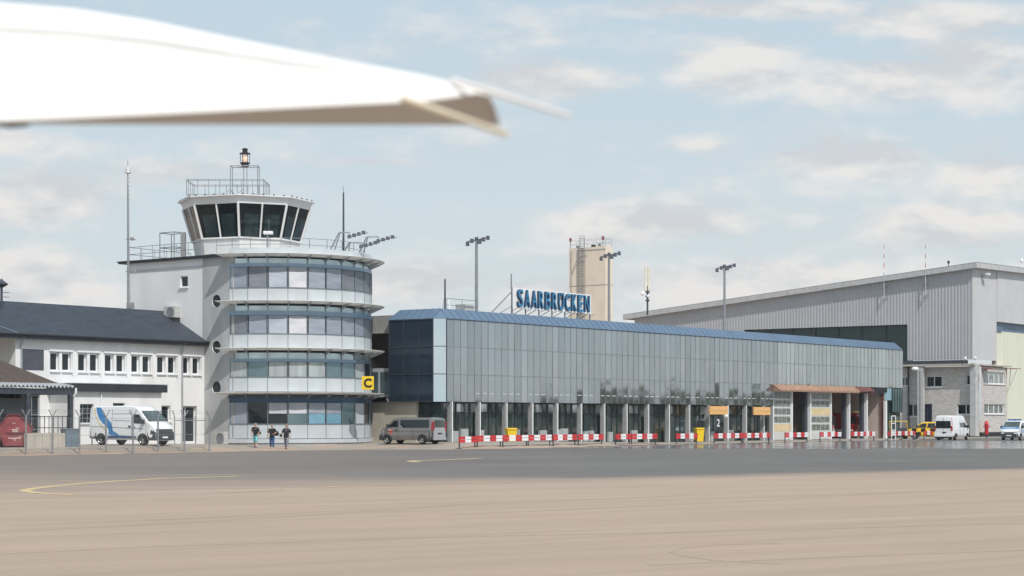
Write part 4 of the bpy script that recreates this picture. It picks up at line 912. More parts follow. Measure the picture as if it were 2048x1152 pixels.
b.quad([a, c, (c[0], c[1], c[2]-.62), (a[0], a[1], a[2]-.62)]); b.quad([(a[0], a[1], a[2]-.62), (c[0], c[1], c[2]-.62), (hs+.1, c[1], c[2]-.62), (hs+.1, a[1], a[2]-.62)])
b.quad([a, (a[0], a[1], a[2]-.62), (hs+60, ht-.8, zHt+.55), (hs+60, ht-.8, zHt+1.15)]); b.quad([(hs-.7, ht-.8, zHt-.57), (hs+60, ht-.8, zHt+.55), (hs+60, ht+.2, zHt+.55), (hs-.7, ht+.2, zHt-.57)]); b.quad([c, (c[0], c[1], c[2]-.62), (hs+5, c[1], c[2]-.55), (hs+5, c[1], c[2]+.1)])
b.build('fascia', 'trim_pale', hr)
# dark glazed opening
b = MB(); b.quad([(hs+.9, to0-.3, 0), (hs+.9, to1+1, 0), (hs+.9, to1+1, zo+.3), (hs+.9, to0-.3, zo+.3)]); go = b.build('hangar_glazing', mat('hangar_glass', (.02, .045, .042), .12, .1, var=.3), hg)
b = MB()
for i in range(8): t = to0+(to1-to0)*i/7; b.box((hs+.8, t-.08, 0), (hs+.89, t+.08, zo+.2))
b.build('door_rail', 'frame_green', go)
b = MB(); b.quad([(hs, to0, 0), (hs, to0, zo), (hs+.9, to0, zo), (hs+.9, to0, 0)]); b.quad([(hs, to0, zo), (hs, to1+.4, zo), (hs+.9, to1+.4, zo), (hs+.9, to0, zo)]); b.build('opening_trim', 'steel_dark', hg)
# right face: pier coloured as sunlit, then wide greenish translucent door
sP = s_at(1993, ht); sD1 = hs+40; zD = zz(645, s_at(2010, ht), ht)
b = MB(); b.quad([(hs, ht, zcl), (sP, ht, zcl), (sP, ht, zHt+.2), (hs, ht, zHt)]); b.quad([(sP, ht-.12, zD), (sD1, ht-.12, zD), (sD1, ht-.12, zHt+.9), (sP, ht-.12, zHt+.2)]); b.quad([(sP, ht-.12, zD), (sP, ht, zD), (sP, ht, zHt+.2), (sP, ht-.12, zHt+.2)]); b.quad([(sP, ht-.12, zD), (sD1, ht-.12, zD), (sD1, ht+.5, zD), (sP, ht+.5, zD)])
b.build('front_wall', 'cladding_sunlit', hg)
b = MB(); b.quad([(sP+.1, ht+.5, 0), (sD1, ht+.5, 0), (sD1, ht+.5, zD-1.1), (sP+.1, ht+.5, zD-1.1)]); dd = b.build('sliding_door', mat('door_greenish', (.62, .64, .5), .6, col2=(.7, .7, .6), scale=.6, stretch=(3, 1, .1)), hg)
b = MB(); b.box((sP+.1, ht+.3, zD-1.1), (s_at(2010, ht), ht+.48, zD)); b.box((s_at(2010, ht), ht+.5, zD-1.1), (sD1, ht+.6, zD)); b.build('door_band', ['roof_blue'], dd)
b = MB(); b.quad([(sP, ht, 0), (sP, ht+.6, 0), (sP, ht+.6, zD), (sP, ht, zD)]); b.build('door_jamb', 'trim_pale', hg)
# wall lamp on the pale pier
p = (s_at(1963, ht), ht, zz(549, s_at(1963, ht), ht)); wl = thing_st('wall_floodlight', 'small white floodlight on bracket on hangar corner pier', 'floodlight', *p)
b = MB(); b.tube((p[0], p[1], p[2]-.5), (p[0], p[1]-.5, p[2]), .05); b.tube((p[0], p[1]-.01, p[2]-1.2), (p[0], p[1]-.01, p[2]+.2), .05); b.build('bracket', 'galv', wl); b = MB(); b.box((p[0]-.15, p[1]-.95, p[2]-.12), (p[0]+.45, p[1]-.5, p[2]+.14)); b.build('lamp_head', 'white_paint', wl, bevel=.03)
# ------------------------------------------------------------------ brick annex under the hangar's edge
as0 = hs+.5                                           # face along V, recessed beneath the cladding
za = zh(733, 1900); t9 = ht+.2
bxn = thing_st('brick_annex', 'two storey pale grey brick office block under hangar corner', 'office block', as0, t9)
def brick(name, c1, c2, mortar):
    m = bpy.data.materials.new(name); m.use_nodes = True; nt = m.node_tree; L = nt.links; bs = nt.nodes['Principled BSDF']
    tc = nt.nodes.new('ShaderNodeTexCoord'); sp = nt.nodes.new('ShaderNodeSeparateXYZ'); L.new(tc.outputs['Object'], sp.inputs[0])
    ad = nt.nodes.new('ShaderNodeMath'); ad.operation = 'ADD'; L.new(sp.outputs[0], ad.inputs[0]); L.new(sp.outputs[1], ad.inputs[1])
    cb = nt.nodes.new('ShaderNodeCombineXYZ'); L.new(ad.outputs[0], cb.inputs[0]); L.new(sp.outputs[2], cb.inputs[1])
    br = nt.nodes.new('ShaderNodeTexBrick'); br.inputs['Color1'].default_value = (*c1, 1); br.inputs['Color2'].default_value = (*c2, 1); br.inputs['Mortar'].default_value = (*mortar, 1); br.inputs['Scale'].default_value = 1
    br.inputs['Brick Width'].default_value = .5; br.inputs['Row Height'].default_value = .22; br.inputs['Mortar Size'].default_value = .02; L.new(cb.outputs[0], br.inputs['Vector']); L.new(br.outputs[0], bs.inputs['Base Color']); bs.inputs['Roughness'].default_value = .9
    bp = nt.nodes.new('ShaderNodeBump'); bp.inputs['Strength'].default_value = .5; bp.inputs['Distance'].default_value = .03; L.new(br.outputs[0], bp.inputs['Height']); L.new(bp.outputs[0], bs.inputs['Normal'])
    return m
M['brick'] = brick('brick', (.46, .435, .42), (.6, .575, .55), (.42, .4, .385))
ta = lambda px: t_at(px, as0)
def za_(y, px): return zz(y, as0, ta(px))
def oS(x0, x1, y0, y1, d=.25): xm = (x0+x1)/2; return (ta(x1), ta(x0), za_(y0, xm), za_(y1, xm), d)
up = [oS(1852, 1884, 774, 752), oS(1932, 1958, 770, 749), oS(1800, 1818, 772, 754)]
dn = [oS(1815, 1836, 833, 808), oS(1844, 1864, 868, 808, .4), oS(1914, 1949, 829, 808)]
b = MB(); wall(b, mpS(as0), t9, ta(1780), .55, za, up+dn)
b.build('wall', 'brick', bxn)
for o in up+[dn[0], dn[2]]: window(bxn, mpS(as0), o[0], o[1], o[2], o[3], .18, 'white_paint', 'glass_dark', mull=(.5,), fw=.1, sill='white_paint')
o = dn[1]; window(bxn, mpS(as0), o[0], o[1], .1, o[3], .3, 'steel_dark', mat('door_navy', (.03, .04, .09), .3), mull=(.55,), trans=(.35,), fw=.1, name='entrance_door')
# sunlit right hand face
tR = ht-.35; sR0, sR1 = s_at(1962, tR), s_at(2014, tR)
def oT(x0, x1, y0, y1, d=.25): sm = s_at((x0+x1)/2, tR); return (s_at(x0, tR), s_at(x1, tR), zz(y0, sm, tR), zz(y1, sm, tR), d)
rw = [oT(1968, 2009, 768, 744), oT(1968, 2009, 828, 808)]
zR1 = zz(733, sR0, tR)
b = MB(); wall(b, mpT(tR), sR0, sR1, .55, zR1, rw); b.quad([(sR1, tR, .5), (sR1, tR+2, .5), (sR1, tR+2, zR1), (sR1, tR, zR1)]); b.build('front_wall', 'brick', bxn)
for o in rw: window(bxn, mpT(tR), o[0], o[1], o[2], o[3], .16, 'white_paint', mat('pane_bright', (.3, .33, .32), .06, .3, var=.5, scale=2), mull=(.27, .52, .76), fw=.1, sill='white_paint')
b = MB(); b.box((as0-.04, t9, -.02), (as0+.2, ta(1780), .55)); b.box((sR0, tR-.04, -.02), (sR1+.05, tR+.2, .55)); b.build('plinth', 'black', bxn)
b = MB(); b.box((hs-.35, ht-.55, .1), (hs+.8, ht+.2, zcl-.5)); b.build('corner_column', 'trim_pale', bxn, bevel=.03)
s2 = hs-.5; tc0 = t_at(1846, s2); b = MB(); b.box((s2, tc0, 0), (s2+.5, tc0+.75, zcl-.73)); b.build('column', 'trim_pale', bxn)
b = MB(); b.box((hs-.6, ht-.5, zcl-.72), (hs+1.4, ta(1780), zcl-.5)); b.box((sR0-.2, tR-.3, zcl-.72), (sR1+.8, tR+1.5, zcl-.55)); rs = b.build('roof_slab', 'concrete', bxn)
b = MB(); b.box((hs-.45, ht+1, zcl-.49), (hs+1, ta(1780), zcl-.06)); b.build('roof_recess', 'steel_dark', bxn)
b = MB(); zc = zcl+.1
for px in (1945, 1956): t = t_at(px, hs-.4); b.lathe([(.0, -.07), (.2, 0), (.23, .06), (0, .08)], (hs-.8, ht+.6-(px-1945)*.11, zc), 12, axis='x')
b.build('dish_antenna', 'white_paint', bxn)
# projecting steel awnings on the front face
b = MB()
for s in (sR0+.3, sR1-.3): z = zz(737, s, tR); b.box((s-.2, tR-1.3, z-.05), (s+1.6, tR-.02, z+.02))
b.build('awning', mat('awning_red', (.34, .12, .1), .6), bxn)
b = MB(); z = zz(768, sR1, tR); b.bar((sR1+.05, tR-.3, z-.2), (sR1-.35, tR-.6, zR1), .06, .06); b.bar((sR1+.7, tR-1.0, zR1-.2), (sR1+.1, tR-.1, zR1-2.8), .05, .05); b.build('awning_strut', 'galv', bxn)
# lamp on a pole at the column
p = at(1834, 740, 214); lp = thing('wall_lamp', 'white curved lamp head on grey column of brick annex', 'lamp', p); ORG[lp.name] = tuple(p)
b = MB(); b.tube((p.x+.35, p.y, 0), (p.x+.35, p.y, p.z-.1), .09); b.tube((p.x+.35, p.y, p.z-.1), (p.x, p.y, p.z+.1), .06); b.build('pole', 'galv', lp)
b = MB(); b.lathe([(0, -.5), (.16, -.45), (.24, -.1), (.2, .25), (0, .3)], (p.x-.15, p.y, p.z+.12), 12, axis='x'); b.build('lamp_head', 'white_paint', lp, smooth=60)
# antennas on the hangar face
for k, px in enumerate((1768, 1851)):
    t = t_at(px, hs-.6); z0 = zz(598 if k == 0 else 592, hs-.6, t); z1 = zz(479, hs-.6, t)
    an_ = thing_st('rod_antenna', ['slim red and white rod antenna on hangar wall, farther from its corner', 'slim red and white rod antenna on hangar wall, nearer its corner'][k], 'antenna', hs-.6, t, z0, 'red and white antennas on the hangar')
    b = MB(); n = 7; za0 = zz(545, hs-.6, t)
    b.tube((hs-.6, t, z0), (hs-.6, t, za0), .06, m=0)
    for i in range(n): b.tube((hs-.6, t, za0+(z1-za0)*i/n), (hs-.6, t, za0+(z1-za0)*(i+1)/n), .05 if i < 5 else .035, m=1 if i % 2 else 2)
    b.build('rod', ['galv_pale', mat('rod_red', (.5, .16, .15), .6), 'white_paint'], an_)
    b = MB()
    for z in (z0+.2, z0+1.6): b.tube((hs-.62, t, z), (hs+.05, t-.1, z-.1), .05); b.tube((hs-.62, t, z), (hs+.05, t+.6, z-.5), .035)
    b.tube((hs-.6, t, z0+.9), (hs-.6, t-.5, z0+1.1), .03); b.build('bracket', 'galv', an_)
p = (hs+.5, t_at(1897, hs+.5)); z = ztop(p[1])+.2; b = MB(); b.tube((*p, z-.2), (*p, z+.5), .05); b.lathe([(.12, z+.3), (.16, z+.42), (.12, z+.62), (0, z+.66)], (*p, 0), 10); mesh_st(b, 'roof_lamp', 'black', 'tiny dark lamp on hangar roof edge near its corner', 'lamp', (*p, z))
p = (s_at(2043, ht-.4), ht-.4); z = zz(531, *p); b = MB(); b.tube((*p, z-.3), (*p, z+.6), .05); b.lathe([(.15, z+.4), (.22, z+.5), (.15, z+.95), (0, z+1)], (*p, 0), 10); mesh_st(b, 'roof_lamp', 'white_paint', 'small white lamp on hangar roof edge at right of its corner', 'lamp', (*p, z))
# cell antenna
p = at(1295, 612, 241); z1 = HC+(HZ-533)/F*241; ca = thing('cell_antenna', 'white panel antennas on short dark pole above hangar roof end', 'antenna', p); ORG[ca.name] = tuple(p)
b = MB(); b.tube((p.x, p.y, p.z-1.2), (p.x, p.y, p.z+2.6), .12); 
for z in (.6, 1.1, 1.7): b.box((p.x-.25, p.y-.2, p.z+z), (p.x+.25, p.y+.2, p.z+z+.25))
b.build('pole', 'steel_dark', ca)
b = MB()
for dx in (-.24, .2): b.box((p.x+dx-.17, p.y-.25, p.z+1.95), (p.x+dx+.17, p.y+.15, z1))
b.build('panel', mat('panel_cream', (.72, .68, .58), .5), ca, bevel=.05)
b = MB(); b.lathe([(0, -.1), (.3, 0), (.32, .12), (0, .2)], (p.x-.6, p.y-.2, p.z+1.6), 14, axis='y'); b.lathe([(0, -.1), (.18, 0), (.2, .12), (0, .2)], (p.x+.05, p.y-.35, p.z+1.25), 12, axis='y'); b.build('dish', 'white_paint', ca)
# ================================================================== CONCRETE TOWER behind the sign
cs_, ct_ = w2st(at(1211, 640, 232)); zct = HC+(HZ-492)/F*232; ct2 = t_at(1138, cs_); cs2 = s_at(1225, ct_)
cw = thing_st('concrete_tower', 'tall beige concrete tower with ladder behind the blue letters', 'tower', cs_, ct_)
b = MB(); b.box((cs_, ct_, 0), (cs2, ct2, zct)); b.build('tower_wall', 'beige_conc', cw)
b = MB(); zj = zz(571, cs_, (ct_+ct2)/2); b.box((cs_-.02, ct_+.02, zj-.05), (cs_-.004, ct2-.02, zj+.05)); b.box((cs_+.004, ct_-.02, zj-.05), (cs2-.01, ct_-.004, zj+.05)); b.box((cs_-.03, ct_+.02, zct-.45), (cs_-.004, ct_+(ct2-ct_)*.72, zct-.3)); b.build('joint', 'concrete_grey', cw)
b = MB(); tl = t_at(1166, cs_)
for d in (-.33, .33): b.tube((cs_-.2, tl+d, 8), (cs_-.2, tl+d, zct+1.3), .05)
for i in range(55): z = 8+i*.32; b.tube((cs_-.2, tl-.33, z), (cs_-.2, tl+.33, z), .035, n=5)
b.tube((cs_-.12, t_at(1162, cs_)+.4, 8), (cs_-.12, t_at(1162, cs_)+.4, zct), .06); b.build('ladder', 'galv', cw)
b = MB()
for k in range(14):
    a = .4+k*.1; 
    for r in (2.6, 3.4): b.bar((cs_-.05, ct2-.4-r*(1-math.cos(a))*.6, zct-4.4+r*math.sin(a)), (cs_-.05, ct2-.4-r*(1-math.cos(a+.1))*.6, zct-4.4+r*math.sin(a+.1)), .03, .05)
b.tube((cs_-.07, ct2-.4, 9), (cs_-.07, ct2-.4, zct-.4), .04); b.build('cable', 'concrete_grey', cw)
rp_ = [(cs_+.1, ct_+.1, zct), (cs_+.1, ct2-.1, zct), (cs2-.1, ct2-.1, zct), (cs2-.1, ct_+.1, zct)]
railing('railing', rp_, 1.0, 'galv_pale', cw, 1.2, (1, .5), .022, True)
b = MB()
for px, y in ((1141, 479), (1206, 475)):
    b = MB(); t = t_at(px, cs_+.3); z = zz(y, cs_+.3, t); b.tube((cs_+.3, t, zct), (cs_+.3, t, z-.3), .035); b.lathe([(.1, z-.3), (.17, z-.2), (.17, z+.1), (0, z+.22)], (cs_+.3, t, 0), 10, m=1); b.build('warning_light', ['galv', mat('dark_red', (.22, .03, .03), .5)], cw)
for px, y, r, m in ((1156, 495, .16, 0), (1187, 494, .2, 1), (1199, 490, .14, 0)): b = MB(); t = t_at(px, cs_+.5); z = zz(y, cs_+.5, t); b.tube((cs_+.5, t, zct), (cs_+.5, t, z+.2), r, m=m); b.tube((cs_+.5, t, zct), (cs_+.5, t, zct+.3), r*1.5, m=m); b.build('roof_vent', ['galv', 'black'], cw)
# ================================================================== FLOODLIGHT MASTS
def flood_mast(label, px, ytop, D, first=[None]):
    x = (px-1024)/F*D; h = HC+(HZ-ytop)/F*D
    if first[0]:
        o = copy_tree(first[0]); o.location = (x, D, 0); o['label'] = label; o.scale = (1, 1, h/first[1]); return o
    o = thing('floodlight_mast', label, 'floodlight mast', (x, D, 0), group='floodlight masts behind the buildings')
    b = MB(); b.tube((0, 0, 0), (0, 0, h-.3), .2, .12, n=10); b.box((-.22, -.2, 6), (.22, .2, 6.9)); b.build('pole', 'galv', o, org=(0, 0, 0), smooth=50)
    b = MB(); b.bar((-.85, .3, h-.4), (1.05, -.4, h-.1), .08, .08); b.bar((-.55, -.5, h-.4), (.6, .7, h-.1), .1, .1); b.build('crossbar', 'steel_dark', o, org=(0, 0, 0))
    for dx, dy, dz in ((-.8, .2, -.36), (-.4, -.45, -.15), (0, .1, .05), (.28, -.1, -.2), (.62, -.25, .0), (1.02, -.4, .12)):
        b = MB(); c = Vector((dx, dy, h-.25+dz)); b.prism([(-.16, -.2), (.2, -.14), (.24, .1), (-.1, .2)], 'x', c.x-.16, c.x+.16); b.v = [Vector((v.x, c.y+v.y, c.z+v.z)) for v in b.v]; b.build('lamp_head', 'steel_dark', o, org=(0, 0, 0))
    first[0] = o; first.append(h); return o
flood_mast('tall floodlight mast rising behind the terminal left of the blue letters', 953, 474, 165)
flood_mast('floodlight mast standing before the beige concrete tower', 1218, 505, 190)
flood_mast('floodlight mast standing in front of the corrugated hangar wall', 1449, 529, 203)
# floodlights and rod on the round tower's roof
rd = at(687, 494, 141.5); zt_ = HC+(HZ-385)/F*141.5; b = MB(); b.tube(rd-Vector((0, 0, .4)), (rd.x, rd.y, zt_), .085, .06); b.tube((rd.x, rd.y, zt_), (rd.x-.03, rd.y, zt_+.5), .015, n=5)
tag(b.build('lightning_rod', 'steel_dark', org=tuple(rd), loc=rd), 'dark upright rod on the round tower roof among the floodlights', 'lightning rod')
def roof_flood(label, px, py, D, dirx, lift, out, heads):
    p = at(px, py, D); o = thing('roof_floodlight', label, 'floodlight', p, group='floodlight arms on the tower roof'); Z = Vector((0, 0, 0))
    b = MB(); knee = Vector((dirx*lift*.55, 0, lift)); end = knee+Vector((dirx*out, 0, .02))
    for d in (-.14, .2): b.tube((d, 0, -.35), knee+Vector((d*.3, 0, 0)), .045)
    for i in range(5): f = i/5; b.tube(Vector((-.14, 0, 0)).lerp(knee, f), Vector((.2, 0, 0)).lerp(knee, f+.12), .025, n=5)
    b.tube(knee, end, .05); b.tube(end, end+Vector((dirx*.02, -.02, -.25)), .04); b.tube(end+Vector((-.1, 0, -.35)), end+Vector((dirx*heads*.36, -.2, -.05)), .035); b.build('arm', 'galv', o, org=Z)
    for i in range(heads):
        c = end+Vector((dirx*(.0+i*.36), -.1*i/heads, -.36+.1*i)); b = MB(); b.prism([(-.15, -.12), (.14, -.1), (.18, .08), (-.08, .16)], 'x', -.14, .14); b.v = [c+v for v in b.v]; b.build('lamp_head', 'steel_dark', o, org=Z)
roof_flood('dark floodlight arm crossing the upright rod on the tower roof', 663, 494, 140.5, 1, 1.1, .75, 4)
roof_flood('small floodlight arm between rod and long arm on tower roof', 692, 497, 140.6, 1, .45, .9, 4)
roof_flood('long floodlight arm reaching out past the tower roof edge', 722, 496, 141.0, 1, .85, .85, 4)
p = at(535, 490, 136.6); o = thing('roof_camera', 'small white camera on short post in front of tower cab', 'camera', p); b = MB(); b.tube((0, 0, -.35), (0, 0, .75), .07); b.tube((.1, 0, .75), (.1, 0, 1.9), .012, n=5); b.build('post', 'galv', o, org=(0, 0, 0)); b = MB(); b.box((-.3, -.2, .78), (.4, .2, 1.02)); b.build('camera_housing', 'white_paint', o, org=(0, 0, 0), bevel=.05)
# ================================================================== ROOF SIGN
tS = TB+1.6; q0, q1 = s_at(1027, tS), s_at(1184, tS); zl0, zl1 = zz(614, q0, tS), zz(576, q0, tS)
sgn = thing_st('roof_sign', 'blue letters SAARBRÜCKEN on white backing standing on terminal roof', 'sign', q0, tS, ZR)
b = MB(); b.box((q0+.05, tS+.1, zl0-.06), (q1-.02, tS+.14, zl1+.06)); b.build('backing_panel', 'white_paint', sgn)
word = "SAARBRUCKEN"; x = q0+.5; tot = q1-.25-x; pitch = tot/len(word); H = zl1-zl0-.12
for i, chh in enumerate(word):
    me, a0, a1, c0, c1_ = text_me(chh, 1, .05, .006); wd = pitch*.76; b = MB()
    xo = x+i*pitch; b.mesh(me, lambda c: (xo+(c.x-a0)/(a1-a0)*wd, tS-.06+(-.07 if c.z > 0 else .12), zl0+.06+(c.y-c0)/(c1_-c0)*H))
    if i == 6:
        for f in (.38, .62): b.box((xo+wd*(f-.085), tS-.2, zl0+.06+H*.86), (xo+wd*(f+.085), tS+.08, zl0+.06+H))
    ob = b.build('letter', ['sign_blue', 'sign_side'], sgn)
    for p_ in ob.data.polygons: p_.material_index = 0 if p_.normal.y < -.5 else 1
b = MB()
for i in range(7):
    s = q0+.05+(q1-q0-.1)*i/6; b.box((s-.05, tS+.15, ZR-.05), (s+.05, tS+.25, zl0+.4)); b.bar((s, tS+.2, ZR+.75), (s-.75, tS+1.2, ZR), .06, .06); b.bar((s, tS+.2, ZR+.35), (s+.55, tS-.0, zl0-.05), .05, .05)
b.box((q0-.02, tS+.15, ZR), (q0+.08, tS+.25, zl1+.1)); b.bar((q0, tS+.2, zl1-.3), (q0-2.6, tS+.4, ZR), .07, .07); b.bar((q0+.1, tS+.2, zl0+.3), (q1, tS+.2, zl0+.3), .06, .06); b.tube((q0+.1, tS+.3, zl1), (q0+.1, tS+.3, zz(547, q0, tS)), .06); b.build('sign_frame', 'galv', sgn)
# roof poles and rails on the terminal
s, t = sB+1.6, TB+3.2; p = (s_at(890, t), t); b = MB(); b.tube((*p, ZR-.05), (*p, zz(558, *p)), .08, .06); mesh_st(b, 'roof_pole', 'steel_dark', 'short dark pole on terminal roof near its glass corner', 'pole', (*p, ZR))
r0_, r1_ = s_at(893, TB+4), s_at(955, TB+4)
rr_ = thing_st('roof_railing', 'thin grey railing and vent box on terminal roof above glass corner', 'railing', r0_, TB+4, ZR)
railing('railing', [(r0_, TB+4, ZR), (r1_, TB+4, ZR)], 1.15, 'galv', rr_, 2.2, (1, .55), .025)
b = MB(); b.box((s_at(930, TB+4.4), TB+4.4, ZR), (s_at(948, TB+4.4), TB+5.4, ZR+.85)); b.build('vent_box', 'galv_pale', rr_)
b = MB(); b.bar((s_at(885, TB+3), TB+3, ZR), (s_at(893, TB+3), TB+3.3, ZR+1), .05, .05); b.bar((s_at(899, TB+3), TB+3, ZR), (s_at(903, TB+3), TB+3.3, ZR+1), .05, .05); b.build('roof_ladder', 'galv', rr_)
# ================================================================== BARRIERS
tBr = 82.4; O = Vector((0, 0, 0))
def make_barrier(L, name='traffic_barrier'):
    o = thing(name, 'x', 'barrier', O, 0, 'red and white barriers along the apron'); ORG[o.name] = (0, 0, 0)
    n = max(2, round(L/.72)); w = L/n
    for z in (.46, .69):
        b = MB()
        for i in range(n): b.box((i*w, -.03, z), ((i+1)*w, .03, z+.2), i % 2)
        b.build('board', ['red_paint', 'white_paint'], o)
    for x in ((.12, L-.12) if L > 1.2 else (L/2,)):
        b = MB(); b.box((x-.04, .035, 0), (x+.04, .1, .92)); b.box((x-.05, -.12, 0), (x+.05, .3, .035)); b.build('post', 'steel_dark', o)
    return o
blist = [(918, 953, 'short barrier at left end of the row, behind it the grey van'), (954, 1004, 'long barrier before the shop windows, second from left end of row'), (1005, 1055, 'barrier with small yellow bin standing behind it'), (1056, 1105, 'long barrier midway along the longest unbroken run'), (1106, 1155, 'long barrier just left of the short one ending the longest run'), (1156, 1208, 'barrier at right end of the longest unbroken run'),
         (1231, 1262, 'left half of barrier pair left of the large yellow bin'), (1263, 1315, 'right half of barrier pair left of the large yellow bin'), (1352, 1395, 'barrier ending at the large yellow bin'), (1428, 1485, 'barrier beneath the first orange sign, number 2 above'), (1486, 1540, 'barrier ending beside the first closed garage door, number 1 above'),
         (1570, 1617, 'barrier across the first open garage bay'), (1640, 1681, 'barrier in front of second closed garage door and fire engine'), (1702, 1753, 'barrier across the two rightmost open bays'), (1776, 1803, 'barrier left of checkered car below glass corner'), (1804, 1832, 'barrier overlapping the nose of the yellow checkered car'), (1848, 1876, 'pale pinkish barrier between checkered car and white minibus')]
for x0, x1, lab in blist:
    s0, s1 = s_at(x0, tBr), s_at(x1, tBr); o = make_barrier(s1-s0-.03); p = st2w(s0, tBr); o.location = (p.x, p.y, gz(p.x, p.y)); o.rotation_euler = (0, 0, ROT+random.uniform(-.03, .03)); o['label'] = lab
# bins
def bin_(label, px, py, D, sc=1):
    p = at(px, py, D); z = gz(p.x, p.y); o = thing('wheeled_bin', label, 'bin', (p.x, p.y, z), .3, 'yellow wheeled bins')
    b = MB(); h = 1.15*sc; b.grid([[(-.3, -.3, .06), (.3, -.3, .06), (.3, .32, .06), (-.3, .32, .06)], [(-.38, -.4, h), (.38, -.4, h), (.38, .4, h), (-.38, .4, h)]], close=True); b.quad([(-.3, -.3, .06), (.3, -.3, .06), (.3, .32, .06), (-.3, .32, .06)]); b.build('bin_body', 'yellow', o, org=O)
    b = MB(); b.box((-.42, -.46, h), (.42, .46, h+.05)); b.box((-.4, -.3, h+.05), (.4, .42, h+.12)); b.build('lid', 'yellow', o, org=O, bevel=.02)
    for sx in (-.33, .33): b = MB(); b.lathe([(0, -.03), (.1, -.03), (.1, .03), (0, .03)], (sx, .34, .1), 10, axis='x'); b.build('wheel', 'rubber', o, org=O)
bin_('large yellow wheeled bin beside a pillar left of the orange signs', 1398, 881, 172, 1.05)
bin_('smaller yellow wheeled bin half hidden behind the long barrier run', 1022, 882, 144.5, .85)
# orange gate signs
for k, (x0, x1, y0, y1) in enumerate(((1421, 1456, 829, 812), (1509, 1541, 830, 814))):
    t = TB-.9; a, c = s_at(x0, t), s_at(x1, t); z0, z1 = zz(y0, a, t), zz(y1, a, t)
    o = thing_st('gate_sign', ['orange hanging box sign with a white lamp below it', 'orange hanging box sign right beside the first closed garage door'][k], 'sign', a, t, z0)
    b = MB(); b.box((a, t, z0), (c, t+.2, z1)); b.build('sign_box', 'orange', o, bevel=.03); b = MB()
    random.seed(k)
    for j in range(7): q = a+.15+(c-a-.3)*j/7; b.box((q, t-.012, z0+.3), (q+(c-a)/11, t-.003, z0+.3+random.uniform(.1, .18)))
    b.build('faded_marking', mat('sign_faded', (.6, .36, .16), .7), o)
    b = MB()
    for q in (a+.2, c-.2): b.tube((q, t+.2, z1), (q, TB-.02, z1+.2), .03)
    b.build('bracket', 'galv', o)
t = TB-.4; s = s_at(1452, t); z = zz(832, s, t); o = thing_st('wall_lamp', 'small white round lamp on pillar below first orange sign', 'lamp', s, t, z); b = MB(); b.lathe([(0, -.28), (.2, -.1), (.26, .12), (0, .2)], (s, t, z), 12, axis='y'); b.build('lamp_head', 'white_paint', o, smooth=50); b = MB(); b.tube((s, t, z), (s, TB+.05, z+.1), .04); b.build('bracket', 'galv', o)
# white post right of the garage and ladder-like white frame
s = s_at(1771, TB-.2); b = MB(); b.box((s-.15, TB-.3, -.02), (s+.2, TB-.02, 4.2)); b.box((s-.2, TB-.34, -.02), (s+.25, TB-.0, .3)); mesh_st(b, 'white_post', 'white_paint', 'white square post at right end of the garage bays', 'post', (s, TB-.2, 0))
p = at(1787, 880, 188); o = thing('tubular_stand', 'slim white tubular frame behind barrier left of checkered car', 'frame', (p.x, p.y, 0)); b = MB(); h = 2.45
for x in (-.2, .2): b.tube((x, 0, 0), (x, 0, h), .045)
for z in (h, h-.75, 1.0): b.tube((-.2, 0, z), (.2, 0, z), .04)
b.build('frame_tube', 'white_paint', o, org=O)
p = at(1797, 880, 199.5); o = thing('yellow_trolley', 'yellow framed trolley under the glass corner beside checkered car', 'trolley', (p.x, p.y, 0)); b = MB()
for x in (-.9, .9):
    for y in (-.4, .4): b.tube((x, y, .2), (x, y, 1.9), .02)
for y in (-.4, .4): b.tube((-.9, y, 1.9), (.9, y, 1.9), .035); b.tube((-.9, y, .5), (.9, y, .5), .05)
b.build('frame_tube', 'yellow', o, org=O); b = MB(); b.box((-.88, -.36, .5), (.88, .36, 1.2)); b.build('load', 'steel_dark', o, org=O)
for x in (-.7, .7): b = MB(); b.lathe([(0, -.5), (.2, -.5), (.2, .5), (0, .5)], (x, 0, .2), 12, axis='y'); b.build('wheel', 'rubber', o, org=O)
# red hydrant post before the brick wall
p = at(1973, 877, 206); o = thing('fire_hydrant', 'red hydrant post before brick wall left of police van', 'hydrant', (p.x, p.y, 0))
b = MB(); b.lathe([(0, .45), (.2, .45), (.22, .6), (.22, 1.5), (.26, 1.55), (.2, 1.8), (.08, 1.95), (0, 2.0)], O, 12); b.lathe([(0, -.34), (.1, -.34), (.1, .34), (0, .34)], (0, 0, 1.3), 10, axis='x'); b.build('hydrant_body', 'red_paint', o, org=O, smooth=40); b = MB(); b.tube((0, 0, 0), (0, 0, .46), .07); b.build('stand', 'steel_dark', o, org=O)
# ================================================================== VEHICLES
M['car_glass'] = mat('car_glass', (.012, .017, .018), .04, 0, var=.4, scale=1, spec=.7)
M['windscreen'] = mat('windscreen', (.07, .1, .1), .05, .1, var=.4, scale=1.2, spec=.8)
M['tyre'] = mat('tyre', (.016, .016, .017), .85, var=.3, scale=6)
M['rim'] = mat('rim', (.42, .42, .43), .35, .7, var=.1)
M['plastic'] = mat('plastic', (.04, .042, .047), .6, var=.2, scale=5)
M['red_lamp'] = mat('red_lamp', (.34, .012, .02), .2, var=.2); M['clear_lamp'] = mat('clear_lamp', (.6, .62, .64), .1, .3, var=.2)
def paint(name, col, metal=0, rough=.28): return mat(name, col, rough, metal, var=.03, scale=.8, coat=.6)
M['van_white'] = paint('van_white', (.78, .79, .8)); M['van_grey'] = paint('van_grey', (.24, .235, .23), .4); M['silver'] = paint('silver', (.5, .51, .53), .4)
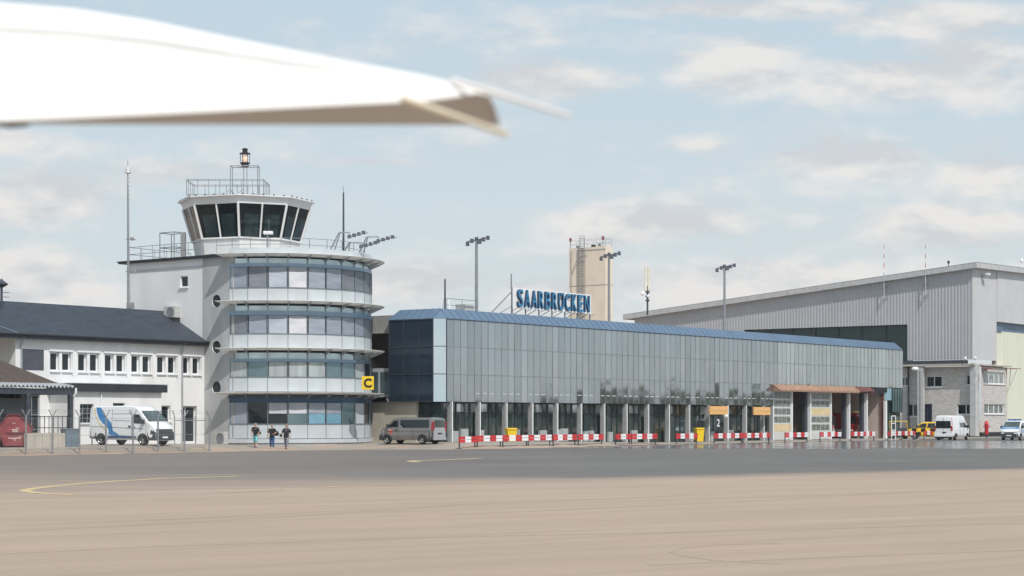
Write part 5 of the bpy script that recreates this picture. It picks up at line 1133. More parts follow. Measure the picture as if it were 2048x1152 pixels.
M['car_yellow'] = paint('car_yellow', (.8, .5, .02)); M['fire_red'] = paint('fire_red', (.3, .022, .018)); M['livery_blue'] = paint('livery_blue', (.02, .2, .48)); M['police_blue'] = paint('police_blue', (.04, .24, .56))
M['livery_yellow'] = paint('livery_yellow', (.75, .6, .25)); M['livery_dark'] = paint('livery_dark', (.03, .06, .15))
class Car:
    def __init__(s, name, label, cat, loc, head, L, W, top, bot, belt, tum, body, wheels, wr, group=None, nose=.16):
        s.L, s.W, s.top, s.bot, s.belt, s.tum, s.nose = L, W, top, bot, belt, tum, nose
        s.o = thing(name, label, cat, loc, math.atan2(head[1], head[0]), group); b = MB(); rows = []
        xs = sorted({p[0] for p in top}|{p[0] for p in bot}|{L*k/26 for k in range(27)})
        for x in xs:
            z0, z1 = s.B(x), s.T(x); w = s.hw(x, 0); bl = min(belt, z1-.05); wt = s.hw(x, z1-.07); r = [(x, 0, z0), (x, w*.9, z0), (x, w*.985, z0+.12), (x, w, min(.62, bl-.05)), (x, w*.995, bl), (x, wt, z1-.07), (x, wt-.06, z1-.015), (x, wt*.5, z1+.008), (x, 0, z1+.012)]
            rows.append(r+[(x, -y, z) for _, y, z in r[-2:0:-1]])
        rows = [[(x-L/2, y, z) for x, y, z in r] for r in rows]
        b.grid(rows, close=True); b.quad(rows[0][::-1]); b.quad(rows[-1]); s.body = b.build('body', body, s.o, org=O, smooth=38)
        for x in wheels:
            for sg in (1, -1):
                b = MB(); y = sg*(s.hw(x, .5)+.004); n = 20; R = wr*1.2
                pts = [(x-L/2+R*math.cos(math.pi*k/n*1.16-.25), wr+R*math.sin(math.pi*k/n*1.16-.25)) for k in range(n+1)]
                b.quad([(px, y+sg*.004, pz) for px, pz in pts]); a = b.build('wheel_arch', 'black', s.o, org=O)
                b = MB(); yc = sg*(s.hw(x, .5)-.1); b.lathe([(wr*.6, -.1), (wr*.96, -.1), (wr, -.06), (wr, .07), (wr*.96, .115), (wr*.62, .122)], (x-L/2, yc, wr), 24, axis='y'); w_ = b.build('wheel', 'tyre', s.o, org=O, smooth=40)
                b = MB(); q = sg*.125; b.lathe([(0, q*.9), (wr*.2, q), (wr*.3, q*.8), (wr*.58, q*.82), (wr*.63, q)], (x-L/2, yc, wr), 20, axis='y'); b.build('rim', 'rim', w_, org=O, smooth=40)
    def T(s, x): return lerp(x, s.top)
    def B(s, x): return lerp(x, s.bot)
    def hw(s, x, z):
        e = min(x, s.L-x); k = 1-s.nose*(1-smoothstep(0, .45, s.L-x))-.05*(1-smoothstep(0, .2, x)); w = s.W/2*k
        return w-max(0, z-s.belt)*s.tum
    def side(s, name, mt, poly, d=.007, parent=None, both=True, sides=(1, -1)):
        for sg in sides:
            b = MB(); bm = bmesh.new(); vs = [bm.verts.new((x, z, 0)) for x, z in poly]; bm.faces.new(vs)
            # slice so the patch follows the bodywork
            for k in range(1, 9):
                for co, no in (((s.L*k/9, 0, 0), (1, 0, 0)),): bmesh.ops.bisect_plane(bm, geom=bm.verts[:]+bm.edges[:]+bm.faces[:], plane_co=co, plane_no=no)
            bmesh.ops.bisect_plane(bm, geom=bm.verts[:]+bm.edges[:]+bm.faces[:], plane_co=(0, s.belt, 0), plane_no=(0, 1, 0))
            for f in bm.faces: b.quad([(v.co.x-s.L/2, sg*(s.hw(v.co.x, v.co.y)+d), v.co.y) for v in f.verts])
            bm.free(); b.build(name, mt, parent or s.o, org=O)
    def front(s, name, mt, xa, xb, f=.9, off=.012, w0=0, parent=None):
        b = MB(); n = 6; rows = []
        dz = s.T(xb)-s.T(xa); nv = Vector((-dz, 0, xb-xa)).normalized()*off
        for i in range(n+1):
            x = xa+(xb-xa)*i/n; z = s.T(x); w = s.hw(x, z-.07)*f; rows.append([(x-s.L/2+nv.x, w*k, z+nv.z+.012) for k in (-1, -.5, 0, .5, 1)])
        b.grid(rows); return b.build(name, mt, parent or s.o, org=O)
    def end(s, name, mt, y0, y1, z0, z1, front=True, d=.012, dx=0, parent=None, th=.02):
        b = MB(); x = s.L if front else 0; q = 1 if front else -1
        b.box((x-s.L/2+min(0, q*d)+dx, y0, z0), (x-s.L/2+max(0, q*d)+dx, y1, z1)); return b.build(name, mt, parent or s.o, org=O)
    def mirrors(s, x, z):
        for sg in (1, -1):
            b = MB(); y = sg*s.hw(x, z); b.box((x-s.L/2-.08, min(y, y+sg*.24), z-.02), (x-s.L/2+.08, max(y, y+sg*.24), z+.26)); b.build('mirror', 'plastic', s.o, org=O, bevel=.03)
    def lines(s, name, segs, sides=(1, -1), w=.018):
        for sg in sides:
            b = MB()
            for (x0, z0), (x1, z1) in segs:
                n = 6
                for i in range(n):
                    a = (x0+(x1-x0)*i/n, z0+(z1-z0)*i/n); c = (x0+(x1-x0)*(i+1)/n, z0+(z1-z0)*(i+1)/n)
                    b.bar((a[0]-s.L/2, sg*(s.hw(*a)+.001), a[1]), (c[0]-s.L/2, sg*(s.hw(*c)+.001), c[1]), w, w)
            b.build(name, 'plastic', s.o, org=O)
    def handle(s, x, z, sides=(1, -1)):
        for sg in sides: b = MB(); y = sg*s.hw(x, z); b.box((x-s.L/2-.09, min(y, y+sg*.03), z-.06), (x-s.L/2+.09, max(y, y+sg*.03), z+.06)); b.build('door_handle', 'plastic', s.o, org=O, bevel=.012)
def gpos(px, py, D): p = at(px, py, D); return (p.x, p.y, gz(p.x, p.y)+.006)
# --- white panel van with blue swoosh
van_top = [(0, 2.3), (.06, 2.44), (.3, 2.5), (3.5, 2.52), (3.85, 2.44), (4.12, 2.24), (4.86, 1.5), (5.15, 1.3), (5.32, 1.05), (5.4, .8)]
c = Car('delivery_van', 'white panel van with blue swoosh behind the chain link fence', 'van', gpos(264, 892, 122), (.87, -.49), 5.4, 2.02, van_top, [(0, .42), (.6, .36), (4.6, .32), (5.4, .3)], 1.35, .1, 'van_white', (1.0, 4.45), .35)
c.o.scale = (1.03,)*3
c.side('side_window', 'car_glass', [(3.62, 1.98), (4.12, 1.96), (4.66, 1.36), (3.66, 1.4)]); c.front('windscreen', 'windscreen', 4.18, 4.85)
X = lambda px: (px-240)/1050*4.95; Zv = lambda y: 2.42-(y-285)/485*1.98
ribbon = [(352, 285), (438, 290), (478, 385), (622, 515), (655, 590), (663, 650), (735, 690), (800, 735), (815, 770), (700, 735), (590, 705), (592, 640), (560, 585), (480, 530), (420, 470), (368, 360)]
c.side('blue_swoosh', 'livery_blue', [(X(x), Zv(y)) for x, y in ribbon][::-1])
c.side('yellow_edge', 'livery_yellow', [(X(x), Zv(y)) for x, y in ((318, 300), (335, 300), (352, 400), (400, 500), (470, 570), (550, 640), (560, 700), (540, 700), (528, 645), (450, 575), (385, 510), (334, 410))][::-1], d=.005)
c.side('sill_trim', 'livery_dark', [(1.55, .45), (3.9, .45), (3.9, .58), (2.7, .62), (1.55, .6)]); c.side('rear_trim', 'plastic', [(.02, .44), (.62, .44), (.6, .78), (.02, .9)])
c.side('front_bumper', 'plastic', [(4.92, .34), (5.38, .34), (5.38, .84), (5.12, .98), (4.8, .8)]); c.end('front_bumper', 'plastic', -.85, .85, .33, .82, d=.03); c.front('bumper_top', 'plastic', 5.33, 5.4, .93, .02)
c.end('grille', 'black', -.5, .5, .83, .98, d=.02, dx=-.07); c.end('number_plate', 'white_paint', -.26, .26, .46, .57, d=.045)
for sg in (1, -1): c.side('headlight', 'clear_lamp', [(4.86, 1.12), (5.26, .9), (5.28, 1.02), (4.94, 1.34)], sides=(sg,))
c.mirrors(4.55, 1.38); c.lines('door_line', [((3.55, .5), (3.5, 2.3)), ((4.72, .75), (4.72, 1.4)), ((1.9, .5), (1.9, 2.3)), ((.2, 1.2), (4.6, 1.05)), ((2.0, 2.0), (3.45, 2.0)), ((2.0, 1.6), (3.45, 1.55))]); c.handle(3.72, 1.15); c.handle(3.38, 1.2)
# --- grey minibus
tr_top = [(0, 1.62), (.05, 1.86), (.25, 1.95), (3.1, 1.96), (3.4, 1.9), (4.05, 1.33), (4.5, 1.08), (4.72, .85), (4.8, .6)]
c = Car('passenger_van', 'grey passenger van parked at the left end of the terminal', 'van', gpos(824, 887, 137.2), (-.87, .49), 4.8, 1.9, tr_top, [(0, .32), (4.8, .26)], 1.12, .13, 'van_grey', (.92, 3.98), .33)
c.side('side_window', 'car_glass', [(.35, 1.2), (.35, 1.78), (2.85, 1.78), (2.85, 1.45), (2.55, 1.2)]); c.side('front_window', 'car_glass', [(3.05, 1.24), (3.05, 1.74), (3.36, 1.74), (3.95, 1.25)]); c.front('windscreen', 'windscreen', 3.45, 4.02)
c.end('rear_window', 'windscreen', -.68, .68, 1.24, 1.75, False, .02); c.end('tailgate', 'silver', -.8, .8, .5, 1.2, False, .012); c.end('rear_bumper', 'silver', -.88, .88, .3, .5, False, .06); c.end('number_plate', 'black', -.26, .26, .72, .83, False, .03)
for sg in (1, -1): c.end('tail_light', 'red_lamp', *sorted((sg*.74, sg*.9)), 1.0, 1.62, False, .02); c.side('tail_light_side', 'red_lamp', [(.02, 1.02), (.14, 1.0), (.14, 1.62), (.04, 1.66)], sides=(sg,))
c.side('front_bumper', 'plastic', [(4.35, .28), (4.78, .28), (4.78, .6), (4.42, .72)]); c.side('rear_bumper', 'plastic', [(.02, .32), (.36, .32), (.3, .95), (.02, .98)]); c.side('headlight', 'clear_lamp', [(4.25, .82), (4.7, .72), (4.66, .9), (4.3, 1.05)])
c.mirrors(3.85, 1.2); c.lines('door_line', [((3.02, .36), (2.98, 1.85)), ((4.02, .7), (4.0, 1.25)), ((1.75, .4), (1.75, 1.15)), ((.3, .95), (3.9, .92)), ((.3, .62), (4.2, .55))]); c.handle(3.18, 1.02)
c.side('red_emblem', mat('emblem_red', (.5, .07, .05), .5), [(3.5, .78), (3.78, .78), (3.9, 1.0), (3.6, 1.08), (3.5, 1.06)], sides=(1,)); c.side('white_emblem', 'white_paint', [(3.6, 1.0), (3.72, 1.0), (3.98, 1.12), (3.94, 1.15), (3.7, 1.06)], sides=(1,), d=.012)
# --- white high-roof minibus, seen from behind
hr_top = [(0, 2.2), (.06, 2.4), (.3, 2.5), (3.0, 2.5), (3.3, 2.42), (3.5, 2.1), (4.1, 1.4), (4.5, 1.15), (4.8, .75)]
c = Car('minibus', 'white high roofed minibus seen from behind near the brick block', 'minibus', gpos(1905, 880, 189), (.58, .81), 4.8, 1.95, hr_top, [(0, .34), (4.8, .28)], 1.15, .11, 'van_white', (.95, 3.95), .33)
c.end('rear_window', 'car_glass', -.78, .78, 1.22, 1.95, False, .02); c.end('rear_bumper', 'white_paint', -.92, .92, .36, .58, False, .06); c.end('number_plate', 'black', -.3, .1, .72, .84, False, .025); c.end('underside', 'black', -.9, .9, .2, .35, False, .03)
c.end('door_line', 'plastic', -.012, .012, .6, 2.3, False, .016)
for sg in (1, -1): c.end('tail_light', 'red_lamp', *sorted((sg*.8, sg*.93)), .95, 1.45, False, .025); c.side('tail_light_side', 'red_lamp', [(.02, .95), (.12, .95), (.12, 1.45), (.03, 1.45)], sides=(sg,)); c.side('red_stripe', 'red_lamp', [(.06, 1.5), (.15, 1.5), (.15, 2.35), (.08, 2.35)], sides=(sg,))
c.side('side_window', 'windscreen', [(2.1, 1.3), (2.1, 1.78), (2.75, 1.78), (2.75, 1.3)]); c.side('front_window', 'car_glass', [(2.9, 1.25), (2.9, 1.8), (3.45, 1.8), (3.95, 1.3)]); c.front('windscreen', 'car_glass', 3.52, 4.08); c.mirrors(3.85, 1.25); c.lines('door_line', [((2.85, .4), (2.82, 2.0)), ((2.0, 2.02), (2.8, 2.02)), ((2.0, .4), (2.0, 1.9))])
# --- yellow and black checkered car
fm_top = [(0, 1.2), (.08, 1.62), (.3, 1.8), (2.6, 1.84), (3.0, 1.76), (3.75, 1.2), (4.4, 1.02), (4.6, .7)]
c = Car('follow_me_car', 'yellow car with black checkered side behind the barriers', 'car', gpos(1857, 882, 198), (-.96, .28), 4.6, 1.85, fm_top, [(0, .34), (4.6, .28)], 1.14, .2, 'car_yellow', (.9, 3.7), .34)
c.side('side_window', 'car_glass', [(.35, 1.2), (.45, 1.68), (2.3, 1.7), (2.4, 1.2)]); c.side('front_window', 'car_glass', [(2.5, 1.2), (2.42, 1.7), (2.95, 1.66), (3.55, 1.22)]); c.front('windscreen', 'windscreen', 3.05, 3.72)
for i in range(9):
    for j in range(2):
        if (i+j) % 2 == 0 and not (i == 1 and j == 0) and not (i == 7 and j == 0): c.side('black_check', 'black', [(.15+i*.48, .36+j*.4), (.15+(i+1)*.48, .36+j*.4), (.15+(i+1)*.48, .36+(j+1)*.4), (.15+i*.48, .36+(j+1)*.4)], sides=(1,), d=.003)
c.mirrors(3.45, 1.22); c.end('rear_window', 'car_glass', -.6, .6, 1.2, 1.6, False, .02)
# --- police van at the right edge
pv_top = [(0, 1.7), (.06, 1.9), (.3, 1.96), (3.2, 1.96), (3.5, 1.9), (4.1, 1.3), (4.65, 1.12), (4.82, .9), (4.9, .6)]
c = Car('police_van', 'white and blue police van with light bar at right edge', 'police van', gpos(2032, 880, 188.5), (-.52, -.855), 4.9, 1.9, pv_top, [(0, .32), (4.9, .26)], 1.12, .14, 'van_white', (.95, 3.95), .34)
c.front('windscreen', 'windscreen', 3.54, 4.08); c.front('blue_bonnet', 'police_blue', 4.14, 4.66, .97, .006); c.side('front_window', 'car_glass', [(3.0, 1.24), (3.0, 1.72), (3.42, 1.72), (3.95, 1.26)]); c.side('side_window', 'car_glass', [(.4, 1.24), (.4, 1.74), (2.85, 1.74), (2.85, 1.24)]); c.side('blue_stripe', 'police_blue', [(.1, .74), (4.0, .74), (4.0, 1.08), (.1, 1.08)])
c.end('front_bumper', 'plastic', -.78, .78, .27, .66, d=.04); c.end('grille', 'black', -.5, .5, .68, .82, d=.02, dx=-.03); c.end('number_plate', 'white_paint', -.26, .26, .42, .53, d=.055); c.side('front_bumper', 'plastic', [(4.3, .28), (4.88, .28), (4.88, .66), (4.4, .7)])
for sg in (1, -1): c.side('headlight', 'clear_lamp', [(4.35, .8), (4.78, .74), (4.75, .95), (4.45, 1.08)], sides=(sg,)); c.end('headlight_front', 'clear_lamp', *sorted((sg*.5, sg*.78)), .7, .9, d=.02, dx=-.05)
c.mirrors(3.85, 1.2); b = MB(); b.box((2.75-2.45, -.68, 2.0), (3.05-2.45, .68, 2.14)); b.box((2.82-2.45, -.1, 1.96), (2.98-2.45, .1, 2.0)); b.build('light_bar', mat('bar_blue', (.02, .1, .35), .15), c.o, org=O, bevel=.03)
me, a0, a1, c0, c1_ = text_me('POLIZEI', .3, .002, .004); b = MB()
def hood(v): y = -(v.x-(a0+a1)/2)*-1; x = 4.56-(v.y-c0)*.9; return (x-c.L/2, y, c.T(x)+.034+v.z)
b.mesh(me, lambda v: hood(v)); b.build('lettering', 'white_paint', c.o, org=O)
b = MB(); b.mesh(me, lambda v: (3.3-(v.x-a0)*1.5-c.L/2+0, 0, 0) if False else ((1.6+(v.x-a0)*1.4)-c.L/2, c.hw(2.5, .8)+.016+v.z, .78+(v.y-c0)*1.1)); 
b.v = [Vector((-(v.x)+.9-.0, v.y, v.z)) for v in b.v]; b.build('lettering', 'white_paint', c.o, org=O)
# --- fire engines inside the garage
def engine(label, px, t, z=.035):
    s = s_at(px, t); p = st2w(s, t, z)
    e_top = [(0, 2.6), (.1, 2.75), (5.2, 2.78), (6.6, 2.78), (6.9, 2.6), (7.05, 1.7), (7.1, .9)]
    c = Car('fire_engine', label, 'fire engine', p, (.8, -.6), 7.1, 2.4, e_top, [(0, .5), (7.1, .45)], 1.5, .03, 'fire_red', (1.6, 5.6), .5, 'fire engines in the garage', nose=.05)
    c.end('windscreen', 'car_glass', -1.05, 1.05, 1.5, 2.45, d=.03); c.end('bumper', 'white_paint', -1.15, 1.15, .45, .8, d=.12); c.end('grille', 'black', -.6, .6, .9, 1.3, d=.03)
    for sg in (1, -1): c.end('headlight', 'clear_lamp', *sorted((sg*.7, sg*1.0)), .85, 1.1, d=.05)
    c.side('side_window', 'car_glass', [(5.3, 1.6), (5.3, 2.4), (6.7, 2.4), (6.85, 1.6)]); c.side('locker', 'galv', [(.4, 1.0), (.4, 2.4), (4.4, 2.4), (4.4, 1.0)]); c.side('white_band', 'white_paint', [(.1, .8), (7, .8), (7, .95), (.1, .95)], d=.01)
    b = MB(); b.box((2.9-.3, -.9, 2.8), (3.2-.3, .9, 3.0)); b.build('light_bar', 'orange', c.o, org=O); return c
engine('red fire engine in the dark left open garage bay', 1600, TB+5.0)
engine('red fire engine with orange top behind the second closed door', 1668, TB+4.6)
sx = s_at(1716, TB+4); c = Car('rescue_car', 'pale car with dark red bonnet in the middle open bay', 'car', st2w(sx, TB+4.5, .036), (.8, -.6), 4.6, 1.85, fm_top, [(0, .34), (4.6, .28)], 1.14, .2, 'silver', (.9, 3.7), .34)
c.front('windscreen', 'car_glass', 3.05, 3.72); c.side('side_window', 'car_glass', [(.35, 1.2), (.45, 1.68), (2.9, 1.7), (3.5, 1.22)]); c.front('red_bonnet', 'rust', 3.8, 4.5); c.end('bumper', 'plastic', -.8, .8, .3, .6, d=.04)
# wall screen and door in the right bays
sx = s_at(1714, TK-.1); z = zz(839, sx, TK); o = thing_st('wall_screen', 'black screen on the beige back wall of the garage', 'screen', sx, TK-.1, z); b = MB(); b.box((sx-1.0, TK-.12, z-.45), (sx+1.0, TK-.05, z+.45)); b.build('screen_panel', 'black', o, bevel=.02); b = MB(); b.box((sx-.2, TK-.049, z-.2), (sx+.2, TK-.002, z+.2)); b.build('bracket', 'galv', o)
sx = s_at(1746, TK-.1); b = MB(); b.box((sx-.75, TK-.06, .04), (sx+.75, TK-.004, 2.6)); b.box((sx-.85, TK-.08, 2.6), (sx+.85, TK-.004, 2.7)); b.build('inner_door', 'steel_dark', term)
# ================================================================== PEOPLE
M['skin'] = mat('skin', (.5, .3, .22), .6, var=.08, scale=6); M['tee_black'] = mat('tee_black', (.02, .02, .024), .9, var=.3, scale=9); M['turquoise'] = mat('turquoise', (.16, .48, .5), .85, var=.2, scale=5); M['denim'] = mat('denim', (.025, .075, .2), .85, var=.3, scale=6); M['grey_cloth'] = mat('grey_cloth', (.22, .23, .27), .85, var=.3, scale=6); M['bag_black'] = mat('bag_black', (.018, .015, .018), .8, var=.3); M['hair_grey'] = mat('hair_grey', (.2, .17, .15), .9, var=.3, scale=30); M['shoe'] = mat('shoe', (.03, .03, .03), .7); M['print'] = mat('print', (.55, .4, .45), .8, col2=(.7, .62, .62), scale=14)
def skin_mesh(name, J, bones, mt, parent, root, sub=2):
    me = bpy.data.meshes.new(name); names = list(J); ix = {n: i for i, n in enumerate(names)}
    me.from_pydata([J[n][0] for n in names], [(ix[a], ix[c]) for a, c in bones], []); ob = bpy.data.objects.new(name, me); C.objects.link(ob)
    sk = ob.modifiers.new('skin', 'SKIN'); sk.use_smooth_shade = True
    for n in names:
        r = J[n][1]; d = me.skin_vertices[0].data[ix[n]]; d.radius = r if isinstance(r, tuple) else (r, r); d.use_root = (n == root)
    ss = ob.modifiers.new('sub', 'SUBSURF'); ss.levels = ss.render_levels = sub
    dg = bpy.context.evaluated_depsgraph_get(); dg.update(); m2 = bpy.data.meshes.new_from_object(ob.evaluated_get(dg)); bpy.data.objects.remove(ob)
    m2.name = name; m2.materials.clear(); m2.materials.append(M[mt]); r = bpy.data.objects.new(name, m2); C.objects.link(r); r.parent = parent
    for p in m2.polygons: p.use_smooth = True
    return r
def person(label, loc, head, stride, arms, lower, lower_len, hscale=1.0, top='tee_black', calf='skin', belly=0):
    """figure faces +x; y+ is its left. stride: forward offsets of (left,right) foot; arms: hand targets"""
    o = thing('person', label, 'person', loc, math.atan2(head[1], head[0])); o.scale = (hscale,)*3
    J = {'pelvis': ((0, 0, .95), (.12, .15)), 'waist': ((.01, 0, 1.1), (.115+belly*.6, .14+belly)), 'chest': ((.0, 0, 1.3), (.12, .17)), 'neck0': ((-.01, 0, 1.46), (.075, .1)), 'neck': ((.0, 0, 1.53), .055), 'jaw': ((.025, 0, 1.6), (.075, .065)), 'head': ((.015, 0, 1.68), (.095, .08)), 'crown': ((.0, 0, 1.755), (.06, .055)), 'nose': ((.125, 0, 1.645), .014)}
    B = [('pelvis', 'waist'), ('waist', 'chest'), ('chest', 'neck0'), ('neck0', 'neck'), ('neck', 'jaw'), ('jaw', 'head'), ('head', 'crown'), ('jaw', 'nose')]
    for n, sg, f in (('L', 1, stride[0]), ('R', -1, stride[1])):
        lift = max(0, -f)*.28
        J[n+'hip'] = ((.0, sg*.09, .9), .095); J[n+'knee'] = ((.04+f*.5, sg*.1, .5+lift*.3), .06); J[n+'calf'] = ((f*.72-.02, sg*.1, .34+lift*.6), .055); J[n+'ankle'] = ((f, sg*.1, .09+lift), .038); J[n+'heel'] = ((f-.05, sg*.1, .045+lift), .035); J[n+'toe'] = ((f+.17, sg*.11, .03+lift*.4), .03)
        B += [('pelvis', n+'hip'), (n+'hip', n+'knee'), (n+'knee', n+'calf'), (n+'calf', n+'ankle'), (n+'ankle', n+'heel'), (n+'ankle', n+'toe')]
        el, ha = arms[n]; el, ha = Vector(el), Vector(ha)
        J[n+'sho'] = ((-.01, sg*.19, 1.42), .058); J[n+'elb'] = (tuple(el), .042); J[n+'wri'] = (tuple(ha), .028); d = (ha-el).normalized(); sd_ = Vector((1, 0, 0)); sd_ = (sd_-d*sd_.dot(d)).normalized(); nn = d.cross(sd_)
        J[n+'palm'] = (tuple(ha+d*.06), (.032, .018)); B += [('chest', n+'sho'), (n+'sho', n+'elb'), (n+'elb', n+'wri'), (n+'wri', n+'palm')]
        for i, l in enumerate((.062, .072, .066, .052)):
            r0 = ha+d*.1+sd_*(.03-.02*i); k1 = r0+d*l*.55+nn*.008; k2 = k1+d*l*.4+nn*.026
            J[f'{n}f{i}a'] = (tuple(r0), .0095); J[f'{n}f{i}b'] = (tuple(k1), .0085); J[f'{n}f{i}c'] = (tuple(k2), .0075); B += [(n+'palm', f'{n}f{i}a'), (f'{n}f{i}a', f'{n}f{i}b'), (f'{n}f{i}b', f'{n}f{i}c')]
        th = ha+d*.035+sd_*.04; J[n+'t0'] = (tuple(th), .012); J[n+'t1'] = (tuple(th+d*.035+sd_*.022+nn*.012), .0095); B += [(n+'wri', n+'t0'), (n+'t0', n+'t1')]
    skin_mesh('body', J, B, 'skin', o, 'pelvis')
    g = lambda n, e: (J[n][0], tuple(x+e for x in J[n][1]) if isinstance(J[n][1], tuple) else J[n][1]+e)
    mid = lambda a, c, f: tuple(p+(q-p)*f for p, q in zip(J[a][0], J[c][0]))
    S = {n: g(n, .035) for n in ('waist', 'chest', 'neck0')}; S['hem'] = ((0, 0, .86), (.16+belly*.4, .195+belly*.5)); SB = [('hem', 'waist'), ('waist', 'chest'), ('chest', 'neck0')]
    for n in 'LR': S[n+'sho'] = g(n+'sho', .034); S[n+'slv'] = (mid(n+'sho', n+'elb', .9), .074); SB += [('chest', n+'sho'), (n+'sho', n+'slv')]
    sh = skin_mesh('shirt', S, SB, top, o, 'waist')
    Pn = {'pelvis': ((0, 0, .96), (.135, .165))}; PB = []
    for n in 'LR':
        Pn[n+'hip'] = ((0, J[n+'hip'][0][1], .86), .115); Pn[n+'knee'] = (mid(n+'hip', n+'knee', 1 if lower_len > .6 else .82), .088); PB += [('pelvis', n+'hip'), (n+'hip', n+'knee')]
        if lower_len > .9: Pn[n+'calf'] = (J[n+'calf'][0], .078); Pn[n+'ank'] = (mid(n+'calf', n+'ankle', .8), .062); PB += [(n+'knee', n+'calf'), (n+'calf', n+'ank')]
        elif lower_len > .6: Pn[n+'calf'] = (mid(n+'knee', n+'calf', .8), .082); PB += [(n+'knee', n+'calf')]
    skin_mesh('trousers' if lower_len > .9 else 'shorts', Pn, PB, lower, o, 'pelvis')
    for n in 'LR':
        q = Vector(J[n+'heel'][0]); e = Vector(J[n+'toe'][0]); skin_mesh('shoe', {'h': (tuple(q+Vector((-.015, 0, 0))), .05), 'm': (tuple((q+e)/2+Vector((0, 0, .01))), .05), 't': (tuple(e+Vector((.03, 0, .01))), .038)}, [('h', 'm'), ('m', 't')], 'shoe', o, 'h', 1)
    b = MB(); b.lathe([(.098, 1.66), (.103, 1.7), (.095, 1.755), (.06, 1.79), (0, 1.803)], (-.012, 0, 0), 14); b.build('hair', 'hair_grey', o, org=O, smooth=60)
    b = MB()
    for sg in (1, -1): b.lathe([(0, -.008), (.014, 0), (0, .008)], (.105, sg*.034, 1.672), 8, axis='x'); 
    b.build('eye', 'black', o, org=O)
    b = MB(); b.bar((.1, -.025, 1.603), (.1, .025, 1.603), .012, .01); b.build('mouth', 'red_lamp', o, org=O)
    b = MB()
    for sg in (1, -1): b.lathe([(0, -.012), (.03, -.006), (.03, .006), (0, .012)], (.01, sg*.093, 1.665), 8, axis='y')
    b.build('ear', 'skin', o, org=O)
    return o, sh
def bag(label, o_loc, head, pts, r, name='shoulder_bag'):
    o = thing(name, label, 'bag', o_loc, math.atan2(head[1], head[0])); return o
hd = (.12, -.99)
L1 = gpos(511, 899.5, 129.5); p1, s1 = person('person walking in black printed shirt and turquoise shorts', L1, (-.1, -1), (.22, -.2), {'L': ((.0, .27, 1.15), (.1, .25, .9)), 'R': ((-.06, -.28, 1.15), (-.02, -.3, .88))}, 'turquoise', .7, .97)
b = MB(); rows = [[(.143-abs(y)*.28+(.012 if z < 1.3 else 0), y, z) for y in (-.09, -.04, .02, .07)] for z in (1.12, 1.2, 1.3, 1.36)]; b.grid(rows); b.build('shirt_print', 'print', p1, org=O)
L2 = gpos(544, 900.5, 129.2); p2, s2 = person('person in dark shirt and blue trousers with arm across big bag', L2, (.05, -1), (.16, -.1), {'L': ((.1, .3, 1.2), (.24, .16, 1.12)), 'R': ((.0, -.28, 1.14), (.06, -.24, .9))}, 'denim', 1.0, 1.0, belly=.02)
L3 = gpos(573, 900.5, 129.0); p3, s3 = person('bald person in loose black shirt and grey trousers, bag at hip', L3, (-.05, -1), (.3, -.3), {'L': ((-.02, .29, 1.14), (.08, .3, .88)), 'R': ((.02, -.3, 1.15), (.04, -.3, .9))}, 'grey_cloth', 1.0, 1.0, belly=.03)
def mk_bag(label, L, rot, parts, strap):
    o = thing('shoulder_bag', label, 'bag', L, rot); J = {k: v for k, v in parts.items()}; n = list(J); skin_mesh('bag_body', J, list(zip(n, n[1:])), 'bag_black', o, n[0])
    b = MB()
    for a, c in zip(strap, strap[1:]): b.bar(a, c, .05, .02)
    b.build('strap', 'bag_black', o, org=O)
mk_bag('small dark bag slung behind person in turquoise shorts', L1, math.atan2(-1, -.1), {'a': ((-.2, .2, 1.2), .1), 'b': ((-.2, .24, 1.02), .14), 'c': ((-.18, .24, .92), .1)}, [(-.2, .18, 1.25), (-.12, -.02, 1.45), (.06, -.1, 1.45), (.16, .02, 1.28), (.1, .2, 1.1), (-.15, .27, 1.05)])
mk_bag('large black bag hanging from the middle person\'s shoulder', L2, math.atan2(-1, .05), {'a': ((.02, .3, 1.32), .12), 'b': ((-.02, .32, 1.12), .2), 'c': ((-.02, .34, .95), .17)}, [(.02, .3, 1.35), (-.05, .15, 1.5), (.1, .05, 1.46), (.17, .12, 1.3), (.1, .3, 1.2)])
mk_bag('dark bag at right hip of the bald person', L3, math.atan2(-1, -.05), {'a': ((.0, -.36, 1.12), .08), 'b': ((.0, -.4, .98), .14), 'c': ((.0, -.38, .88), .1)}, [(.0, -.36, 1.14), (-.02, -.2, 1.44), (.02, -.16, 1.45), (.06, -.34, 1.12)])
b = MB(); b.box((.125, -.03, 1.33), (.15, .05, 1.37)); b.build('shirt_print', 'print', p3, org=O)
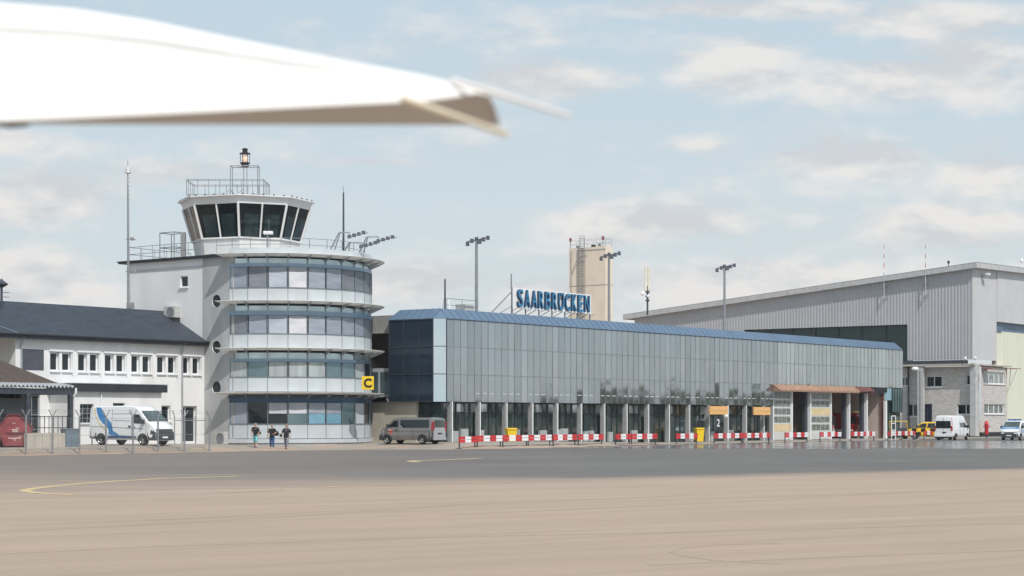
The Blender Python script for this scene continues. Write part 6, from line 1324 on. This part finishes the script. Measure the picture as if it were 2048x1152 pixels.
# ================================================================== WING TIP close overhead
d0 = 3.4; ST = [(-3200, -400, 262, 236), (-1200, -130, 258, 242), (-500, -50, 252, 244.5), (0, 6, 242, 247), (150, 18, 236, 248.5), (300, 42, 229, 249), (500, 84, 219, 249.5), (700, 124, 209, 250), (850, 152, 202, 250), (915, 168, 193, 250), (955, 180, 186, 250), (978, 190, 191, 250), (990, 212, 214, 250), (998, 240, 241, 250)]
wing = thing('aircraft_wing', 'white aircraft wing tip reaching in close overhead, out of focus', 'aircraft wing', at(0, 245, d0))
wo = at(0, 245, d0); rows = []; crest_band = []
for px, yt, yn, yb in ST:
    zN = (HZ-yn)*d0; dF = max(d0+.01, zN/(HZ-yb)); 
    N = at(px, yn, d0); Fp = at(px, yb, dF)
    dT = d0+min(.5, (yn-yt)*.0011+.0); T = at(px, yt, dT)
    pr = []
    for k in range(9):                      # rounded upper surface from leading edge to crest
        f = k/8; pr.append(N.lerp(T, f)+Vector((0, -.02*math.sin(math.pi*f)*min(1, (yn-yt)/150), 0)))
    bk = T.lerp(Fp, .5)+Vector((0, .08, 0)); pr += [bk, Fp, N.lerp(Fp, .5)+Vector((0, 0, -.003))]
    rows.append([p for p in pr])
    if -1300 < px < 720: crest_band.append((N.lerp(T, .74)+Vector((0, -.02, .0)), N.lerp(T, .8)+Vector((0, -.02, 0))))
b = MB(); b.grid([r[:11] for r in rows]); b.grid([[r[10], r[11], r[0]] for r in rows], 1); b.quad(rows[-1]); b.quad(rows[0]); b.build('wing_skin', [mat('wing_white', (.82, .8, .77), .35, var=.02, scale=2), mat('wing_underside_shade', (.5, .48, .46), .5, var=.04, scale=2)], wing, org=tuple(wo), smooth=40)  # underside given a darker colour to deepen its shade
b = MB(); b.grid([list(p) for p in crest_band]); b.build('crest_shade', mat('shade_grey', (.7, .69, .67), .5), wing, org=tuple(wo))  # grey band paints the soft shading near the crest
for (xa, ya), (xc, yc), da, dc in (((905, 160), (1138, 232), 3.42, 3.2), ((805, 197), (1012, 268), 3.36, 3.15)):
    b = MB(); b.tube(at(xa, ya, da), at(xc, yc, dc), .0062 if ya > 170 else .0048, .0052 if ya > 170 else .004, n=10); b.build('static_wick', mat('wick_cream', (.72, .62, .46) if ya > 170 else (.85, .8, .76), .5), wing, org=tuple(wo), smooth=60)
b = MB(); p = at(20, 247, 3.45); b.lathe([(0, -.03), (.006, -.02), (.008, 0), (.006, .03), (0, .04)], p, 10, axis='x'); b.build('hinge', mat('hinge_olive', (.1, .1, .06), .6), wing, org=tuple(wo))
# ================================================================== far treeline and masts that the facade mirrors
rnd = random.Random(3); b = MB()
for i in range(4600):
    y = rnd.uniform(60, 420); x = 300+rnd.gauss(0, 7)+8*math.sin(y*.05); h = (2.6+(4.6 if y > 262 else 0))+1.6*math.sin(y*.41)+1.1*math.sin(y*.97+1)+rnd.uniform(0, 1.2); z = h*rnd.random()**.6
    c = Vector((x, y, z)); n = Vector((rnd.gauss(0, 1), rnd.gauss(0, 1), rnd.gauss(0, 1))).normalized(); u_ = n.orthogonal().normalized()*rnd.uniform(.5, 1.2); v_ = n.cross(u_)
    b.quad([c-u_-v_, c+u_-v_*.6, c+u_*.8+v_, c-u_*.6+v_*1.1])
b.build('distant_treeline', mat('foliage', (.035, .065, .02), .8, col2=(.07, .1, .035), scale=.4), kind='stuff')
